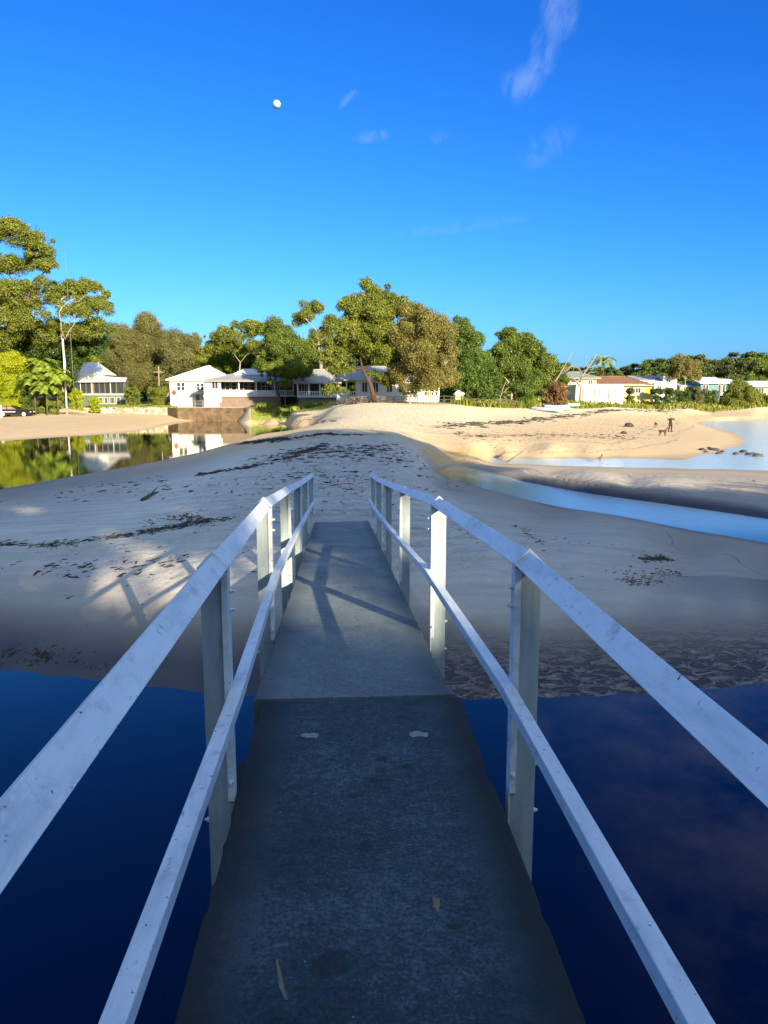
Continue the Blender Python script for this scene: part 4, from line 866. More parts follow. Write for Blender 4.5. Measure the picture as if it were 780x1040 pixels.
mb = MB(); x0, x1 = h.X(739), h.X(758.5); mb.add([(x0,-.3,h.Z(389.8)),(x1,-.3,h.Z(389.8)),(x1-.8,6,h.Z(384.2)),(x0,6,h.Z(383.4)),(x0,-.3,h.Z(390.4)),(x1,-.3,h.Z(390.4)),(x1-.8,6,h.Z(385)),(x0,6,h.Z(384))],[(0,1,2,3),(4,7,6,5),(0,4,5,1),(1,5,6,2),(2,6,7,3),(3,7,4,0)]).build('lower_roof', M['white_roof'], h.r)
h.window(713.4, 715.2, 391, 396.4, 0, 'white_paint', 0); h.window(716.6, 718.4, 391, 396.4, 0, 'white_paint', 0); h.window(728.8, 731.2, 391, 398.4, 0, 'white_paint', 0); h.window(733.2, 735.6, 391, 398.4, 0, 'white_paint', 0); h.box('lower_wall', 'white_paint', 727, 742, 399, 403, -.06, .0)
h = House('end_house', 'white-roofed house at the right edge of the picture', 154, 758, 800, 402)
h.wall('cream', 760, 800, 391.5, 402, 0, 7); h.hip('white_roof', 757.5, 802, 759, 799, 387, 392.2, -.7, 7.5); h.window(767, 775, 394, 399.5, 0, 'white_paint', 2); h.window(781, 787, 394, 399, 0)
# ------------------------------------------------------------------ walls, fences, poles
def ribbon(name, label, pts, top, th_, m, cat, zb=-1.5, n=1):
    mb = MB(); fr = []
    for i, p in enumerate(pts):
        a = pts[max(0, i-1)]; b = pts[min(len(pts)-1, i+1)]; d = Vector((b.x-a.x, b.y-a.y, 0)).normalized(); nn = Vector((-d.y, d.x, 0)); fr.append((Vector((p.x, p.y, 0)), nn, Vector((0, 0, 1))))
    mb.sweep([(0, zb), (th_, zb), (th_, top), (0, top)], fr); return tag(mb.build(name, M[m], None, .03), label, cat)
ribbon('stone_wall', 'low pale stone wall along the lawn above the left beach', [Vector((p.x, p.y-1.1, 0)) for p in wallpts[:4]], 2.0, 1.3, 'stone', 'wall')
ribbon('seawall', 'brown stained seawall at the lagoon below the white houses', [Vector((p.x, p.y-1.2, 0)) for p in wallpts[3:]], 2.0, 1.4, 'stained', 'seawall')
ribbon('seawall_coping', 'thin pale coping beam lying on the brown seawall', [Vector((p.x, p.y-1.25, 0)) for p in wallpts[4:]], 2.16, .5, 'drift', 'coping', zb=2.003)
def fence(name, label, pxs, Y, h_, m, rails=(.95, .5), w=.05, cat='fence'):
    pts = [gp(px, y) for px, y in zip(pxs, Y)]; r = empty(name, pts[0], label, cat); b = pts[0]
    for p in pts: mb = MB(); q = p-b; mb.box(q.x-w, q.x+w, q.y-w, q.y+w, q.z-.3, q.z+h_+random.uniform(-.05, .05)); mb.build('fence_post', M[m], r)
    for k in rails:
        for a, c in zip(pts[:-1], pts[1:]):
            mb = MB(); mb.tube([a-b+Vector((0, -.06, h_*k)), c-b+Vector((0, -.06, h_*k))], .035, 5); mb.build('fence_rail', M[m], r)
    return r
fence('timber_fence', 'pale post and rail fence along the top of the seawall', [182, 190, 198, 206, 214, 222, 230, 238, 246], [119.2]*9, 1.1, 'drift')
fence('dune_fence', 'grey wire and timber fence at the foot of the dark trees', list(np.arange(430, 530, 7)), list(np.interp(np.arange(430, 530, 7), [430, 530], [87, 97])), 1.0, 'timber_dark', (.9, .5), .03)
fence('garden_fence', 'grey timber fence in front of the half hidden white house', list(np.arange(352, 432, 8)), [90]*10, .8, 'timber', (.95, .7, .45, .2), .04)
def mast(name, label, cat, px, Y, top, base, r_, m, arm=False):
    b = gp(px, Y); mb = MB(); hh = D(px, top, Y).z-b.z; mb.tube([(0, 0, -.4), (.01*hh, 0, hh)], [r_, r_*.75], 8)
    root = empty(name, b, label, cat); mb.build('pole', M[m], root)
    if arm: a = MB(); a.box(-.9, .9, -.06, .06, hh-1.1, hh-.95); a.build('crossarm', M['timber'], root)
    return root
mast('power_pole', 'tall white pole standing left of the cottage', 'pole', 67, 112, 344, 408, .15, 'white_paint')
mast('power_pole', 'thin pole with a crossarm above the left end of the white house', 'pole', 162, 136, 372, 405, .12, 'drift', True)
am = empty('antenna', (D(69, 300, 118)), 'thin tall antenna rising above the left gums', 'antenna')
mb = MB(); hh = D(69, 254, 118).z-am.location.z; mb.tube([(0, 0, float(hz([am.location.x], [118])[0])-am.location.z), (0, 0, hh)], [.05, .02], 5); mb.build('mast', M['timber'], am)
mb = MB(); mb.tube([(-.2, 0, hh-.1), (-.2, 0, hh+.25)], .04, 5); mb.tube([(.25, 0, hh-.1), (.25, 0, hh+.25)], .04, 5); mb.tube([(-.2, 0, hh-.1), (.25, 0, hh-.1)], .02, 5); mb.build('antenna_head', M['timber_dark'], am)
# ------------------------------------------------------------------ dead trees and driftwood
def branchy(name, label, cat, px, Y, base, segs, m, rs):
    b = gp(px, Y); root = empty(name, b, label, cat); mb = MB(); 
    for pts, r_ in segs:
        P_ = [D(q[0], q[1], Y+(q[2] if len(q) > 2 else 0))-b for q in pts]
        if pts is segs[0][0]: P_[0] = Vector((0, 0, -.3))
        mb.tube(P_, [r_*.75*(1-.75*i/(len(P_)-1)) for i in range(len(P_))], 7)
    mb.build('trunk' if cat != 'driftwood' else 'branch', M[m], root); return root
branchy('dead_tree', 'pale bare dead tree with a crooked trunk in front of the two-storey house', 'tree', 589, 117, 405, [([(589,405),(590,393),(586,388),(592,381,.5),(597,374),(603,365),(606,360)], .28), ([(586,388),(582,384),(575,383)], .18), ([(592,381,.5),(588,374),(590,369)], .12), ([(597,374),(606,371),(616,366)], .12), ([(603,365),(612,362),(620,361)], .07), ([(590,384),(600,378),(606,378)], .1), ([(597,374),(594,366),(597,359)], .08), ([(616,366),(622,362)], .05), ([(588,374),(582,370)], .06)], 'drift', .4)
branchy('dead_tree', 'leaning dead grey trunk snapped at the top beside the green tree', 'tree', 553, 106, 404, [([(553,404),(560,393),(568,381),(576,367),(581,358)], .24), ([(568,381),(577,375),(583,370)], .14), ([(571,376),(580,372),(587,374)], .09), ([(562,390),(558,382),(556,378)], .08)], 'timber', .3)
branchy('dead_tree', 'low tangle of bare bleached branches between the two dead trunks', 'tree', 571, 112, 402, [([(571,402),(573,390),(572,378)], .14), ([(573,390),(580,381),(584,372)], .1), ([(572,384),(566,378)], .06), ([(576,386),(584,382)], .06), ([(572,380),(576,371),(574,364)], .05)], 'timber', .2)
branchy('bare_stem', 'pale slanting bare stems at the foot of the bright green shrub', 'branch', 505, 97, 404, [([(508,404),(511,394),(514,388)], .1), ([(508,402),(515,395),(518,392)], .06)], 'drift', .1)
def stick(label, pts, r_, m='drift', dz=0.):
    a = TG(*pts[0]); P_ = [a]+[D(q[0], q[1], a.y+(q[2] if len(q) > 2 else 0)) for q in pts[1:]]; mb = MB(); mb.tube([p for p in P_], [r_*(1-.6*i/(len(P_)-1)) for i in range(len(P_))], 6)
    return tag(mb.build('driftwood', M[m]), label, 'driftwood')
stick('long pale driftwood pole slanting out of the stream by the sandy bank', [(514,470),(530,459),(546,447)], .06, 'timber')
stick('short dark stick leaning on the yellow sand bank', [(505,465),(513,459)], .08, 'timber_dark')
a = TG(144, 509); mb = MB(); c_ = TG(161, 504)
mb.tube([a+Vector((0, 0, .03)), (a+c_)/2+Vector((0, 0, .10)), c_+Vector((0, 0, .12))], [.05, .05, .02], 6); mb.tube([(a+c_)/2+Vector((0, 0, .10)), (a+c_)/2+Vector((.15, .3, .3))], [.03, .01], 5)
tag(mb.build('driftwood', M['timber_dark']), 'small dark forked branch lying alone on the shaded sand at left', 'driftwood')
mb = MB(); b = gp(54, 112); mb.tube([(0, 0, .25), (1.6, 0, .45), (3.2, .2, .3), (4.6, .1, .12)], [.38, .34, .25, .15], 9); mb.tube([(1.6, 0, .45), (2.2, -.3, .9)], [.12, .04], 5); o = mb.build('log', M['bark_pale']); o.location = b
tag(o, 'pale fallen log on the lawn above the stone wall', 'log')
# branch debris heap at the foot of the biggest tree
mb = MB(); b = gp(352, 88)
for i in range(90):
    x = random.uniform(-2.6, 5.8); y = random.uniform(-.8, .8); L = random.uniform(.5, 1.6); a = random.uniform(0, 6.28); e = random.uniform(-.1, .5); z = random.uniform(.1, .75)*(1-abs(x-1.6)/6)
    p = Vector((x, y, z)); q = p+Vector((cos(a)*cos(e), sin(a)*cos(e), sin(e)))*L; mb.tube([p, q], [.05, .02], 4, False)
o = mb.build('brush_pile', M['bark_red']); o.location = b; tag(o, 'heap of dead brown branches at the foot of the biggest gum', 'brush pile', kind='stuff')
# ------------------------------------------------------------------ boats, car
def boat(px, Y, L, W_, label, rz, m='boat'):
    p = gp(px, Y); r = empty('dinghy', p, label, 'boat', 'small boats lying on the dune', rz); n = 13; secs = []
    for i in range(n):
        t = i/(n-1); w = W_/2*(sin(pi*(.12+.80*t))**.6) if t < 1 else .02; hh = .5+.12*(2*t-1)**2
        if i == n-1: w = .04
        secs.append([(L*(t-.5), w*c, .05+hh*sn) for c, sn in ((-1, 0), (-.96, .45), (-.6, .88), (0, 1), (.6, .88), (.96, .45), (1, 0))])
    vs = [v for s_ in secs for v in s_]; fs = [(i*7+k, (i+1)*7+k, (i+1)*7+k+1, i*7+k+1) for i in range(n-1) for k in range(6)]
    fs += [(0, 1, 2, 3, 4, 5, 6)]; mb = MB(); mb.add(vs, fs, True); hu = mb.build('hull', M[m], r); so = hu.modifiers.new('t', 'SOLIDIFY'); so.thickness = .03
    mb = MB(); mb.tube([(L*(t-.5), 0, .05+.5+.12*(2*t-1)**2+.02) for t in np.linspace(0, 1, 9)], .035, 5); mb.build('keel', M['blue_paint'], r)
    mb = MB()
    for s_ in (-1, 1): mb.tube([(v[0], v[1]+.02*s_, v[2]) for v in [sc_[0 if s_ < 0 else 6] for sc_ in secs]], .04, 5)
    mb.build('gunwale', M['blue_paint'], r); return r
boat(556, 95, 5.4, 1.9, 'long white upturned boat with a blue stripe lying on the dune grass', -1.05)
boat(566, 100, 3.4, 1.4, 'shorter white upturned dinghy right of the long boat', -.3)
boat(583, 108, 2.0, 1.0, 'smallest pale upturned dinghy in the grass below the dead tree', .2)
p = gp(15, 107); car = empty('parked_car', p, 'black car with a pale wheel parked under the yellow-green shrub', 'car'); K = .066*2.15
body = [(-2.3,.35),(-2.3,.85),(-2.1,1.0),(-1.7,1.45),(-.2,1.5),(.75,1.05),(1.9,.88),(2.25,.7),(2.3,.4),(2.2,.28),(-2.2,.28)]
MB().prism_xz(body, -.85, .85).build('body', M['black_paint'], car, .08)
for (poly, nm) in (([(-1.6,1.0),(-1.45,1.36),(-.85,1.4),(-.85,1.0)], 'window'), ([(-.75,1.0),(-.75,1.4),(-.25,1.4),(.5,1.0)], 'window')): MB().prism_xz(poly, -.875, -.84).build(nm, M['brick'], car)  # brown pane colour painted in for a reflection in the glass
MB().prism_xz([(-.15,1.47),(.72,1.06),(.70,1.03),(-.18,1.43)], -.7, .7).build('windscreen', M['glass'], car)
for (x, s_) in ((-1.4, -1), (1.45, -1), (-1.4, 1), (1.45, 1)):
    mb = MB(); mb.tube([(x, s_*.70, .34), (x, s_*.90, .34)], .34, 18); w_ = mb.build('wheel', M['rubber'], car)
    mb = MB(); mb.tube([(x, s_*.88, .34), (x, s_*.915, .34)], .25, 14); mb.build('rim', M['white_paint'], w_)
MB().box(2.2, 2.32, -.75, -.4, .58, .72).build('headlight', M['white_paint'], car, .02); MB().box(2.2, 2.32, .4, .75, .58, .72).build('headlight', M['white_paint'], car, .02); MB().box(-2.35, 2.35, -.9, .9, .25, .32).build('sill', M['rubber'], car)
MB().box(-1.9, .3, -.872, -.84, .62, .72).build('side_trim', M['pale_roof'], car)
p = gp(0, 106); mb = MB(); mb.box(-.12, .12, -.12, .12, -.3, 1.65); mb.box(-.16, .16, -.16, .16, 1.65, 1.72); o = mb.build('gate_post', M['white_paint']); o.location = p; tag(o, 'short pale post at the left edge beside the black car', 'post')
# ------------------------------------------------------------------ people, dogs, birds
def skin(name, verts, edges, radii, m, parent, root=0, sub=2):
    me = bpy.data.meshes.new(name); me.from_pydata(verts, edges, []); o = link(name, me, m, parent)
    md = o.modifiers.new('skin', 'SKIN'); md.use_smooth_shade = True
    sv = me.skin_vertices
    if not sv:
        bpy.context.view_layer.objects.active = o; bpy.ops.object.select_all(action='DESELECT'); o.select_set(True); bpy.ops.object.mode_set(mode='OBJECT')
        me.attributes.new('dummy', 'FLOAT', 'POINT')
    for i, r_ in enumerate(radii):
        me.skin_vertices[0].data[i].radius = (r_, r_) if not isinstance(r_, tuple) else r_
        me.skin_vertices[0].data[i].use_root = (i == root)
    s_ = o.modifiers.new('sub', 'SUBSURF'); s_.levels = sub; s_.render_levels = sub; return o
def rings_body(parts, name, m, parent):
    """continuous tapered tubes for limbs and trunk joined through overlapping rings, remeshed into one surface"""
    mb = MB()
    for pts, rad in parts:
        mb.tube(pts, rad, 12); 
        for p, r_ in zip(pts, rad): mb.ball(p, r_*.98, 10, 7)
    o = mb.build(name, m, parent); rm = o.modifiers.new('merge', 'REMESH'); rm.mode = 'VOXEL'; rm.voxel_size = .016; rm.use_smooth_shade = True; return o
def hand(wr, dr, side, k=1.):
    """palm and five curled fingers leaving wrist point wr in direction dr"""
    wr = Vector(wr); dr = Vector(dr).normalized(); s_ = dr.cross(Vector((0, 1, 0.2))).normalized(); nrm = dr.cross(s_); out = [([wr, wr+dr*.05, wr+dr*.085], [.028, .036, .036])]
    for i, L in enumerate((.062, .075, .078, .07)[::1]):
        b = wr+dr*.085+s_*(i-1.5)*.021; out.append(([b, b+dr*L*.5+nrm*.008, b+dr*L*.85+nrm*.03], [.0105, .0095, .008]))
    b = wr+dr*.03+s_*.035*side; out.append(([b, b+(dr*.6+s_*side*.8)*.035, b+(dr+s_*side*.5)*.062], [.013, .0115, .009])); return out
def person(p, h_, label, arms_up=True, rz=0., walk=0.):
    r = empty('person', p, label, 'person', None, rz); s = h_/1.75; V = lambda *a: Vector(a)
    legs = [([V(-.10, 0, .92), V(-.15-walk*.1, -.02-walk*.22, .50), V(-.17-walk*.05, .03-walk*.1, .08)], [.095, .062, .042]), ([V(.10, 0, .92), V(.16, -.02+walk*.22, .50), V(.19, .03+walk*.38, .08)], [.095, .062, .042])]
    feet = [([V(-.17-walk*.05, .05-walk*.1, .045), V(-.19, -.15-walk*.1, .035)], [.045, .035]), ([V(.19, .05+walk*.38, .045), V(.21, -.15+walk*.38, .035)], [.045, .035])]
    tors = [([V(0, 0, .90), V(0, .01, 1.08), V(0, 0, 1.28), V(0, 0, 1.40)], [.14, .125, .15, .11]), ([V(-.17, 0, 1.42), V(0, 0, 1.43), V(.17, 0, 1.42)], [.065, .085, .065]), ([V(0, 0, 1.43), V(0, -.01, 1.53)], [.06, .055])]
    if arms_up: arm = [([V(-.19, 0, 1.42), V(-.40, -.06, 1.28), V(-.24, -.20, 1.46)], [.055, .042, .03]), ([V(.19, 0, 1.42), V(.41, -.06, 1.30), V(.25, -.20, 1.48)], [.055, .042, .03])]; hd = [(-.24, -.20, 1.46), (.25, -.20, 1.48)]; hdir = [(.5, -.3, .8), (-.5, -.3, .8)]
    else: arm = [([V(-.20, 0, 1.42), V(-.26, .03, 1.12), V(-.25, -.08, .88)], [.055, .042, .03]), ([V(.20, 0, 1.42), V(.27, .03, 1.12), V(.27, -.06, .88)], [.055, .042, .03])]; hd = [(-.25, -.08, .88), (.27, -.06, .88)]; hdir = [(0, -.1, -1), (0, -.1, -1)]
    head = [([V(0, -.01, 1.60), V(0, -.015, 1.665)], [.085, .092]), ([V(0, -.10, 1.625), V(0, -.118, 1.61)], [.014, .016]), ([V(-.09, 0, 1.62), V(-.096, 0, 1.65)], [.016, .018]), ([V(.09, 0, 1.62), V(.096, 0, 1.65)], [.016, .018]), ([V(0, -.06, 1.55), V(0, -.075, 1.565)], [.035, .03])]
    sc_ = lambda parts: [([q*s for q in pts], [x*s for x in rad]) for pts, rad in parts]
    fing = hand(hd[0], hdir[0], 1)+hand(hd[1], hdir[1], -1)
    b = rings_body(sc_(legs+tors+arm+head+feet), 'body', M['skin'], r); mb = MB()
    for pts, rad in sc_(fing): mb.tube(pts, rad, 8)
    ho = mb.build('hands', M['skin'], b)
    g_ = lambda parts, e: [(pts, [x+e for x in rad]) for pts, rad in parts]
    tr = rings_body(sc_(g_([(l[0], l[1]) for l in legs], .018)+g_([tors[0][0:1] and ([V(0, 0, .86), V(0, 0, 1.0)], [.14, .135])], .012)), 'trousers', M['black_cloth'], r)
    to = rings_body(sc_(g_([([V(0, 0, .93), V(0, .01, 1.08), V(0, 0, 1.28), V(0, 0, 1.40)], [.15, .135, .155, .115]), tors[1]], .02)+g_([(a[0][:2]+[a[0][1].lerp(a[0][2], .7)], a[1]) for a in arm], .016)), 'jacket', M['black_cloth'], r)
    rings_body(sc_([([V(-.0, .025, 1.66), V(0, .02, 1.70)], [.098, .094])]), 'hair', M['hair'], r)
    mb = MB()
    for x in (-.035, .035): mb.ball(V(x, -.093, 1.655)*s, .012*s, 6, 5)
    mb.build('eyes', M['glass'], b)
    for l in sc_(g_(feet, .012)): mb = MB(); mb.tube(*l, 8); mb.ball(l[0][1], l[1][1], 8, 6); mb.ball(l[0][0], l[1][0], 8, 6); mb.build('shoe', M['rubber'], r)
    return r
pp = TG(680.5, 438.6); person(pp, (438.6-421.8)*pp.y/758., 'person in black standing on the beach with both elbows raised beside a dog', True, .25)
pp = TG(725, 419.4); person(pp, (419.4-414.0)*pp.y/758.+.25, 'distant person in dark clothes walking on the far beach by the sea', False, 1.2, .5)
def dog(p, L, label, rz, head_up=.2):
    r = empty('dog', p, label, 'dog', None, rz); V = lambda *a: Vector(a)*L
    hh = 1.08+head_up
    P_ = [([V(-.42,0,.66), V(-.1,0,.62), V(.25,0,.60), V(.42,0,.66)], [.115*L, .115*L, .155*L, .13*L]), ([V(.42,0,.70), V(.60,0,.66+head_up), V(.68,0,.72+head_up)], [.10*L, .075*L, .075*L]), ([V(.68,0,.73+head_up), V(.80,0,.69+head_up), V(.90,0,.67+head_up)], [.082*L, .05*L, .035*L]),
          ([V(-.50,0,.70), V(-.66,0,.78), V(-.80,0,.95)], [.035*L, .028*L, .015*L])]
    for s_ in (-1, 1):
        P_ += [([V(.34,s_*.09,.58), V(.33,s_*.10,.30), V(.36,s_*.10,.16), V(.36,s_*.10,.03)], [.07*L, .042*L, .032*L, .03*L]), ([V(.36,s_*.10,.03), V(.42,s_*.10,.025)], [.03*L, .028*L]),
               ([V(-.42,s_*.09,.62), V(-.34,s_*.10,.38), V(-.53,s_*.10,.22), V(-.50,s_*.10,.03)], [.09*L, .055*L, .03*L, .028*L]), ([V(-.50,s_*.10,.03), V(-.43,s_*.10,.025)], [.028*L, .028*L]), ([V(.66,s_*.06,.78+head_up), V(.63,s_*.07,.88+head_up)], [.03*L, .012*L])]
    rings_body(P_, 'body', M['fur'], r); c = MB(); c.tube([V(.50,0,.66+head_up*.6), V(.53,0,.68+head_up*.7)], .10*L, 10); c.build('collar', M['red'], r); return r
dog(TG(673, 443), .72, 'dark brown dog standing at the feet of the person in black', .35)
dog(TG(666, 434), .62, 'smaller dark dog facing away on the sand left of the person', 1.4, .12)
def lump(px, py, sz, label):
    p = TG(px, py); mb = MB(); mb.ball((0, 0, sz*.35), sz, 10, 7, (1.1, .8, .6), .18); mb.ball((sz*.7, .05, sz*.25), sz*.6, 8, 6, (1.2, .8, .6), .2); mb.ball((-sz*.8, -.05, sz*.15), sz*.45, 8, 6, (1.3, 1, .5), .2)
    o = mb.build('weed_clump', M['weed']); o.location = p; tag(o, label, 'seaweed clump')
lump(638.5, 433.5, .42, 'larger dark clump alone on the sunlit beach left of the dogs'); lump(633.5, 440.6, .24, 'small dark clump on the sunlit beach, nearer than the larger one')
def bird(px, py, label):
    p = TG(px, py); r = empty('gull', p, label, 'bird', None, .6); V = lambda *a: Vector(a)
    rings_body([([V(-.2,0,.26), V(0,0,.27), V(.14,0,.32)], [.03,.085,.06]), ([V(.14,0,.34), V(.2,0,.45)], [.04,.045]), ([V(-.2,0,.26), V(-.36,0,.25)], [.03,.02])], 'body', M['timber_dark'], r)
    mb = MB(); mb.tube([V(.23,0,.45), V(.31,0,.44)], [.014,.005], 5); mb.build('beak', M['brick'], r)
    for s_ in (-1, 1): mb = MB(); mb.tube([V(.02,s_*.04,.2), V(.03,s_*.04,0)], .012, 5); mb.tube([V(.03,s_*.04,.01), V(.1,s_*.05,.01)], .01, 4); mb.build('leg', M['brick'], r)
bird(609, 470, 'small dark bird standing in the shallow far stream')
# rocks at the sea edge
rk = [(713,458.5,.42),(717,460,.35),(722,457.5,.4),(726,458,.5),(730.5,461,.42),(734,459,.35),(747,461.5,.4),(755,459.5,.5),(761,462,.42),(769.5,463.5,.55),(765,461,.3),(720,456.5,.3)]
rl = ['leftmost','second from the left','third from the left','widest of the left cluster','low, just right of the widest of the left cluster','right end of the left cluster','between the two clusters','second largest of the right cluster','flat one in the right cluster','largest, at the right end','smallest of the right cluster','topmost small one behind the left cluster']
for (px, py, s_), l_ in zip(rk, rl):
    p = G(px, py, .0); p.z = max(0, float(hz([p.x], [p.y])[0])); mb = MB(); s_ *= .55; mb.ball((0, 0, 0), s_, 12, 8, (1.3, .9, .6), .16); o = mb.build('rock', M['rock']); o.location = p; o.rotation_euler = (0, 0, random.uniform(0, 3)); tag(o, 'dark rock at the sea edge, '+l_, 'rock', 'dark rocks at the sea edge')
# ------------------------------------------------------------------ seaweed flakes and grass
fv, ff = [], []
def flake(x, y, L, W_, a, hh):
    n = 5; b = len(fv); z = float(hz([x], [y])[0])+.004; ca, sa = cos(a), sin(a); top = []
    for i in range(n+1):
        t = i/n-.5; w = W_*(1-4*t*t)**.5*.5*random.uniform(.5, 1.3)+.003; k = hh*(1-4*t*t)*random.uniform(.4, 1.4); bend = W_*1.2*sin(t*5+a)
        for s_ in (-1, 0, 1): lx, ly = L*t, bend+s_*w; fv.append((x+lx*ca-ly*sa, y+lx*sa+ly*ca, z+(k if s_ == 0 else -.004)))
    for i in range(n):
        for k in range(2): q = b+i*3+k; ff.append((q, q+3, q+4, q+1))
def along(pxpts, n, spread, L0, L1, ang=0., clump=True):
    P_ = [TG(*q) for q in pxpts]; cl = 0
    ln = [0]; [ln.append(ln[-1]+(b-a).length) for a, b in zip(P_[:-1], P_[1:])]
    xs = np.array([p.x for p in P_]); ys = np.array([p.y for p in P_])
    cents = rng.uniform(0, ln[-1], max(3, n//14))
    for i in range(int(n*1.5)):
        s_ = random.choice(list(cents))+random.gauss(0, ln[-1]*.02) if clump and random.random() < .7 else random.uniform(0, ln[-1])
        x = np.interp(s_, ln, xs)+random.gauss(0, spread*.5); y = np.interp(s_, ln, ys)+random.gauss(0, spread)
        L = random.uniform(L0, L1)*random.choice([.3, .4, .5, .7, .7, 1, 1.4]); flake(x, y, L, L*random.uniform(.08, .36), random.gauss(ang, .6), L*.10)
along([(-30,553),(71,552),(101,547),(154,539),(200,531),(235,527)], 520, .13, .03, .16)
along([(150,530),(185,525),(215,532)], 170, .28, .03, .14)
along([(205,482),(252,475),(288,467),(330,452)], 360, .35, .08, .4, .3)
along([(150,495),(240,500),(330,478)], 110, 1.2, .05, .22, .3)
along([(245,449),(290,447),(331,441),(365,443)], 330, .6, .15, .7, .3)
along([(290,462),(350,458),(410,462)], 420, 2.2, .10, .38, .2)
along([(300,490),(350,488),(400,492)], 280, 2.0, .05, .18, .2)
along([(20,505),(130,492)], 40, 2.0, .06, .3, .2)
along([(0,575),(150,577),(200,566)], 60, .3, .05, .22, .2)
along([(5,662),(60,669),(130,677)], 90, .14, .03, .09, .3)
along([(652,568),(680,567)], 300, .10, .03, .10)
along([(628,582),(660,584),(690,580)], 110, .16, .02, .09)
along([(628,590),(655,592),(675,588)], 90, .14, .02, .09)
along([(540,547),(556,552),(570,556)], 20, .2, .03, .1); along([(512,534),(530,535),(540,545)], 34, .18, .03, .11)
along([(455,530),(490,548),(575,577)], 40, .5, .03, .08); along([(560,548),(640,560)], 20, .5, .02, .07)
along([(440,434),(520,429),(580,422),(615,417),(715,417)], 650, 1.0, .2, .9, 0.); along([(255,443),(300,432),(340,428)], 160, .7, .15, .6)
along([(470,445),(560,441),(640,444)], 160, 1.5, .15, .5)
along([(150,605),(215,640)], 14, .3, .02, .07); along([(100,560),(230,600)], 40, 1.0, .03, .09)
wd_ = npmesh('seaweed', fv, ff, 4, False); tag(link('seaweed', wd_, M['weed']), 'dark flakes of seaweed strewn in drift lines over the sand', 'seaweed', kind='stuff')
def grass_patch(n, fpx, hh, name='dune_grass'):
    pts = []
    pxs, Ys, dens = fpx(n); ds = [ray(a, 405) for a in pxs]
    x = np.array([d.x/d.y*Y for d, Y in zip(ds, Ys)]); y = np.asarray(Ys); z = hz(x, y)
    v = []
    for i in range(len(x)):
        for k in range(3):
            a = random.uniform(0, 6.28); H = hh*random.uniform(.25, 1.0)*(1+.8*sin(x[i]*.9)*sin(x[i]*.23+y[i]*.6)); w = .05+H*.12; ox, oy = random.gauss(0, .25), random.gauss(0, .25); lx, ly = random.gauss(0, .25)*H, random.gauss(0, .25)*H
            bx, by = x[i]+ox, y[i]+oy; cx, cy = cos(a)*w, sin(a)*w
            v += [(bx-cx, by-cy, z[i]-.05), (bx+cx, by+cy, z[i]-.05), (bx+lx+cx*.3, by+ly+cy*.3, z[i]+H), (bx+lx-cx*.3, by+ly-cy*.3, z[i]+H)]
    return v
def f_right(n):
    px = rng.uniform(462, 830, n); lo = np.interp(px, [460, 500, 560, 640, 780, 900], [90, 94, 102, 117, 144, 146]); return px, lo+rng.exponential(5., n), 1
def f_left(n): return rng.uniform(-60, 180, n), rng.uniform(120.5, 127, n), 1
def f_mid(n): px = rng.uniform(262, 330, n); return px, rng.uniform(107, 113, n), 1
gv = grass_patch(6500, f_right, .55)+grass_patch(1500, f_mid, .5)
tag(link('dune_grass', npmesh('dune_grass', gv, np.arange(len(gv)), 4), M['grass']), 'green and straw coloured dune grass along the top of the beach', 'dune grass', kind='stuff')
gv = grass_patch(2600, f_left, .22)
tag(link('lawn_grass', npmesh('lawn_grass', gv, np.arange(len(gv)), 4), M['grass']), 'sunlit lawn grass above the low stone wall', 'grass', kind='stuff')
# ------------------------------------------------------------------ moon, sun, sky
d = ray(281, 106).normalized(); mb = MB(); mb.ball((0, 0, 0), 9, 32, 20); mo = mb.build('moon', M['moon']); mo.location = CAM+d*1900; tag(mo, 'small pale gibbous moon in the blue sky', 'moon')
sl = bpy.data.lights.new('sun', 'SUN'); so = bpy.data.objects.new('sun', sl); col.objects.link(so)
sl.energy = 4.8; sl.angle = R(.45); sl.color = (1.0, .83, .56)
sd = Vector((sin(SUN_AZ)*cos(SUN_EL), cos(SUN_AZ)*cos(SUN_EL), sin(SUN_EL))); so.rotation_euler = sd.to_track_quat('Z', 'Y').to_euler(); so.location = (0, 0, 60)
w = bpy.data.worlds.new('World'); sc.world = w; w.use_nodes = True; t = NT(w.node_tree)
bg = w.node_tree.nodes['Background']
sk = t.n('ShaderNodeTexSky', {'sky_type': 'NISHITA', 'sun_disc': False, 'sun_elevation': SUN_EL, 'sun_rotation': SUN_AZ, 'air_density': 1.0, 'dust_density': 1.0, 'ozone_density': 4.})
sp_ = t.n('ShaderNodeSeparateColor', None, Color=sk.outputs[0]); ch = []
for o_, g_, k_ in zip(sp_.outputs, (2.05, 1.38, 1.03), (.9, .71, .86)):     # clear saturated evening air
    v_ = t.math('MULTIPLY', t.math('POWER', t.math('MULTIPLY', o_, .1), g_), 10*k_)
    ch.append(t.math('MINIMUM', v_, 16.))
hs = t.n('ShaderNodeCombineColor', None, Red=ch[0], Green=ch[1], Blue=ch[2]).outputs[0]
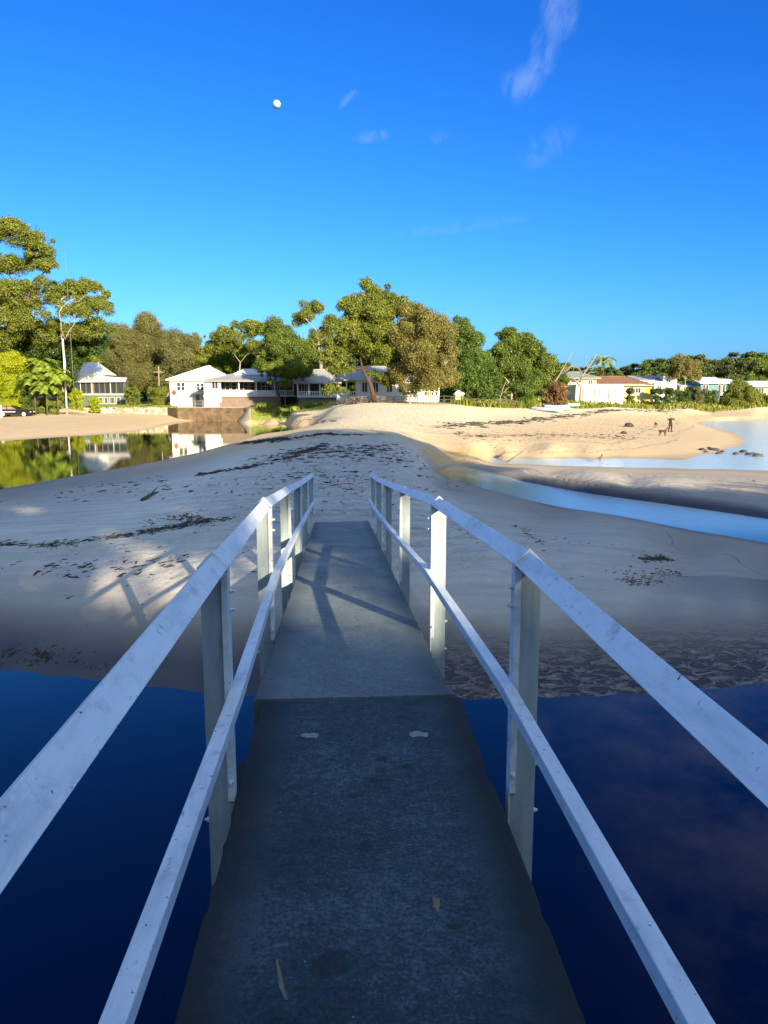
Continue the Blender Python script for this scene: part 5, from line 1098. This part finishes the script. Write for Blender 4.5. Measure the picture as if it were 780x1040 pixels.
# thin cirrus, fixed in sky directions
dirv = t.n('ShaderNodeTexCoord').outputs['Generated']
def cloud(px, py, rx, ry, ang, amt, sc_=26.):
    c = ray(px, py).normalized(); a = c.cross(Vector((0, 0, 1))).normalized(); b = a.cross(c); a2 = a*cos(ang)+b*sin(ang); b2 = b*cos(ang)-a*sin(ang)
    u = t.n('ShaderNodeVectorMath', {'operation': 'DOT_PRODUCT'}, _0=dirv, _1=tuple(a2)).outputs['Value']; v = t.n('ShaderNodeVectorMath', {'operation': 'DOT_PRODUCT'}, _0=dirv, _1=tuple(b2)).outputs['Value']
    f = t.n('ShaderNodeVectorMath', {'operation': 'DOT_PRODUCT'}, _0=dirv, _1=tuple(c)).outputs['Value']
    n1 = t.noise(1., 6, .6, t.n('ShaderNodeCombineXYZ', None, X=t.math('MULTIPLY', u, 60.), Y=t.math('MULTIPLY', v, 22.), Z=float(px)).outputs[0], .6); n2 = t.noise(sc_*.5, 3, .5, dirv)
    uu = t.math('DIVIDE', t.math('ADD', u, t.math('MULTIPLY', t.math('SUBTRACT', n2, .5), .06)), rx/F); vv = t.math('DIVIDE', v, ry/F)
    dd = t.math('ADD', t.math('MULTIPLY', uu, uu), t.math('MULTIPLY', vv, vv)); m_ = t.rng(dd, 1., 0., smooth=True)
    return t.math('MULTIPLY', t.math('MULTIPLY', t.math('MULTIPLY', m_, t.rng(n1, .30, .75, smooth=True)), t.math('GREATER_THAN', f, .7)), amt)
cl = None
for a in [(548,50,15,52,-.5,.24),(526,86,20,20,-.3,.22),(570,10,17,28,-.3,.26),(354,100,5,13,-.9,.2),(374,139,20,7,.1,.18),(556,148,36,16,.5,.14),(470,230,80,7,.1,.08),(445,140,12,6,.3,.14)]:
    c_ = cloud(*a); cl = c_ if cl is None else t.math('MAXIMUM', cl, c_)
skc = t.mix(cl, hs, (2.4, 3.0, 3.8, 1))
vd = Vector((.15, -.55, .82)).normalized()     # bright unseen sheet added overhead and behind the viewer to fill the shade
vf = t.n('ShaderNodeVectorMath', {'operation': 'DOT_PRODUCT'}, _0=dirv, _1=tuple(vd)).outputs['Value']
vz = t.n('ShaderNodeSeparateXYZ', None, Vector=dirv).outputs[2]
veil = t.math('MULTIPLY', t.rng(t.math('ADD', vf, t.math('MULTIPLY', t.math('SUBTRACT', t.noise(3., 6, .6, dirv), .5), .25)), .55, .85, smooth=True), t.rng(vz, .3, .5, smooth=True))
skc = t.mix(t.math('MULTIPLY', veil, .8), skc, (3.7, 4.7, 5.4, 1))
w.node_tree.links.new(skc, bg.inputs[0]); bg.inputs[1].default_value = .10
vs_ = sc.view_settings; vs_.view_transform = 'Standard'; vs_.look = 'None'; vs_.exposure = 1.55; vs_.gamma = 1.0; vs_.use_curve_mapping = False
sc.cycles.max_bounces = 6; sc.cycles.diffuse_bounces = 3; sc.cycles.transparent_max_bounces = 4; sc.cycles.use_denoising = True
